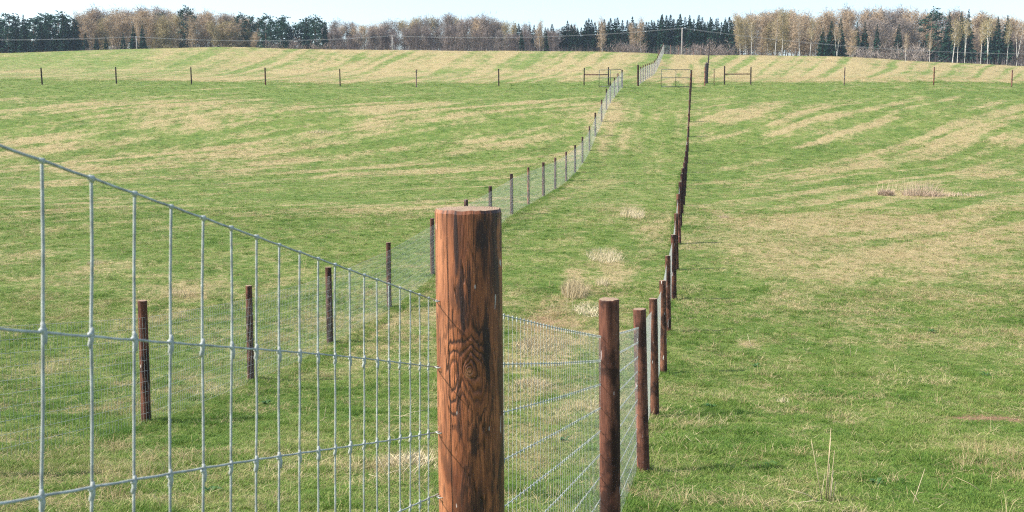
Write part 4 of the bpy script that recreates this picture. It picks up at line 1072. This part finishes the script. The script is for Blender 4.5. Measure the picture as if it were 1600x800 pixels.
def clump(xp, yp, n, rad, h, label, mat, lean=.35, w=.012, name='dry_grass_clump', ry=None):
    X, Y = unproject(xp, yp); z = float(field_z(np.array([X]), np.array([Y]))[0]); mb = MB()
    for i in range(n):
        a = q.uniform(0, 6.28); d = sqrt(q.random())
        p = Vector((d * cos(a) * rad, d * sin(a) * (ry or rad), -.03)); hh_ = h * q.uniform(.4, 1.05) * (1.1 - .5 * d)
        sliver(mb, p, Vector((q.gauss(.1, lean), q.gauss(0, lean), 1)), hh_, w * q.uniform(.6, 1.3), q)
    o = link(name, mb.mesh(name, mat), None, (X, Y, z)); tag(o, label, 'dry grass')
    return o
clump(897, 458, 1000, .42, .72, 'tall oval clump of standing dry grass in the lane, largest there', M_weed, .38, .014, ry=1.2)
clump(862, 481, 90, .2, .26, 'small fan of dry grass left of the tall pale stalk pair', M_weed, .5)
clump(945, 402, 560, .7, .5, 'pale dry grass clump right of the largest one in the lane', M_weed, .45, .014, ry=1.8)
clump(941, 445, 200, .25, .45, 'thin dry grass wisps below the right clump in the lane', M_weed, .3)
clump(988, 337, 380, .6, .7, 'dry grass wisps in the lane close to the right fence line', M_weed, .3, .016, ry=1.6)
clump(1130, 340, 300, .28, .3, 'pinkish dry tuft by itself right of the dark part of the right fence', M_weedg, .6)
clump(1384, 305, 900, .42, .62, 'dense pinkish heap of cut hay at the left end of the brush', M_weedg, .6, .04, 'hay_heap')
clump(1440, 306, 420, 1.2, 1.5, 'tangled tall pinkish brush beside the hay heap in the right field', M_weedg, .5, .024, 'dry_brush', .7)
clump(1410, 300, 90, 1.8, 1.7, 'sparse tall pale reeds rising behind the hay heap', M_weed, .12, .022, 'dry_reeds', .6)
clump(1490, 306, 340, 1.9, .45, 'low grey brush trailing right of the tall pinkish brush', M_weedg, .6, .03, 'dry_brush', .5)
clump(148, 412, 160, .3, .3, 'small pale tuft alone in the left field behind the foreground wire', M_weed, .5)
clump(285, 462, 260, .5, .42, 'pale tuft of wispy grass above the first left fence post', M_weed, .5)
clump(440, 735, 90, .22, .22, 'short pale tuft low behind the foreground wire', M_weed, .6)
clump(1222, 630, 80, .12, .2, 'small upright pale tuft in the lower right grass', M_weed, .3)
clump(500, 268 - 60, 240, 1.3, .5, 'streak of pale dry grass high in the left field', M_weed, .3, .03, ry=.8)

clump(850, 545, 2340, .75, .34, 'wide mat of fallen straw behind the wire right of the big post', M_weed, 1.4, 0.0180, 'straw_mat', 1.5)
clump(925, 485, 1092, .55, .34, 'loose mat of fallen straw just left of the second near post', M_weed, 1.4, 0.0180, 'straw_mat', 1.1)
clump(830, 610, 1092, .5, .34, 'thin mat of fallen straw low behind the wire by the big post', M_weed, 1.4, 0.0144, 'straw_mat', .9)
clump(635, 730, 655, .36, .34, 'mat of pale straw low behind the wire left of the big post', M_weed, 1.4, 0.0144, 'straw_mat', .5)
# broad-leaved weeds in the near turf
M_leaf = foliage('weed_leaf', [(0, (.030, .085, .024)), (1, (.055, .125, .035))], .2, False)
for (xp, yp, lab) in [(415, 633, 'dark green broad-leaved weed right of the second left post'), (1205, 728, 'dark green broad-leaved weed left of the tall broken stalks'), (1180, 573, 'flat dark weed beside the fallen whitish stalk'), (1455, 520, 'dark green weed at the edge of the right dry patch'),
                      (1368, 756, 'dark green weed right of the tall broken stalks'), (1110, 640, 'low dark weed right of the third near post'), (880, 690, 'dark weed behind the wire between the two nearest posts'), (330, 770, 'dark green weed at the bottom behind the foreground wire'), (1540, 588, 'dark green weed near the right edge')]:
    X, Y = unproject(xp, yp); z = float(field_z(np.array([X]), np.array([Y]))[0])
    e = empty('broadleaf_weed', (X, Y, z), lab, 'weed', 'broad-leaved weeds in the turf')
    for i in range(9):
        a = 2 * pi * i / 9 + q.uniform(-.3, .3); L_ = q.uniform(.07, .16); d = Vector((cos(a), sin(a), 0)); sd = Vector((-sin(a), cos(a), 0)); w_ = L_ * .24
        up_ = Vector((0, 0, L_ * q.uniform(.3, .8)))
        mb = MB(); mb.add([d * .01, d * L_ * .5 + sd * w_ + up_ * .8, d * L_ + up_ * .7, d * L_ * .5 - sd * w_ + up_ * .8, d * L_ * .5 + up_ * .65], [(0, 4, 1), (0, 3, 4), (1, 4, 2), (4, 3, 2)], 0, False)
        link('leaf', mb.mesh('leaf', M_leaf), e)
# ------------------------------------------------------------------ thin air
zmin = float(ZZ.min()) - 1.5
ztop = max([t_.z for t_ in tops] + [T(9) * 345 + 1.5]) + 1.5
hz = MB()
x0, x1, y0, y1, z0, z1 = -2300, 2300, -60, 2650, zmin - 1, ztop
hz.add([(x0, y0, z0), (x1, y0, z0), (x1, y1, z0), (x0, y1, z0), (x0, y0, z1), (x1, y0, z1), (x1, y1, z1), (x0, y1, z1)],
       [(3, 2, 1, 0), (4, 5, 6, 7), (0, 1, 5, 4), (1, 2, 6, 5), (2, 3, 7, 6), (3, 0, 4, 7)], 0, False)
M_haze = bpy.data.materials.new('haze_air'); M_haze.use_nodes = True
t = M_haze.node_tree; t.nodes.clear()
oo = t.nodes.new('ShaderNodeOutputMaterial'); pv = t.nodes.new('ShaderNodeVolumePrincipled')
pv.inputs['Color'].default_value = (.66, .84, 1.0, 1); pv.inputs['Density'].default_value = .00015; pv.inputs['Anisotropy'].default_value = .0
t.links.new(pv.outputs[0], oo.inputs['Volume'])
HAZE = True
if HAZE:
    tag(link('haze', hz.mesh('haze', M_haze)), 'thin pale blue air fading the far trees', None, None, 'stuff')
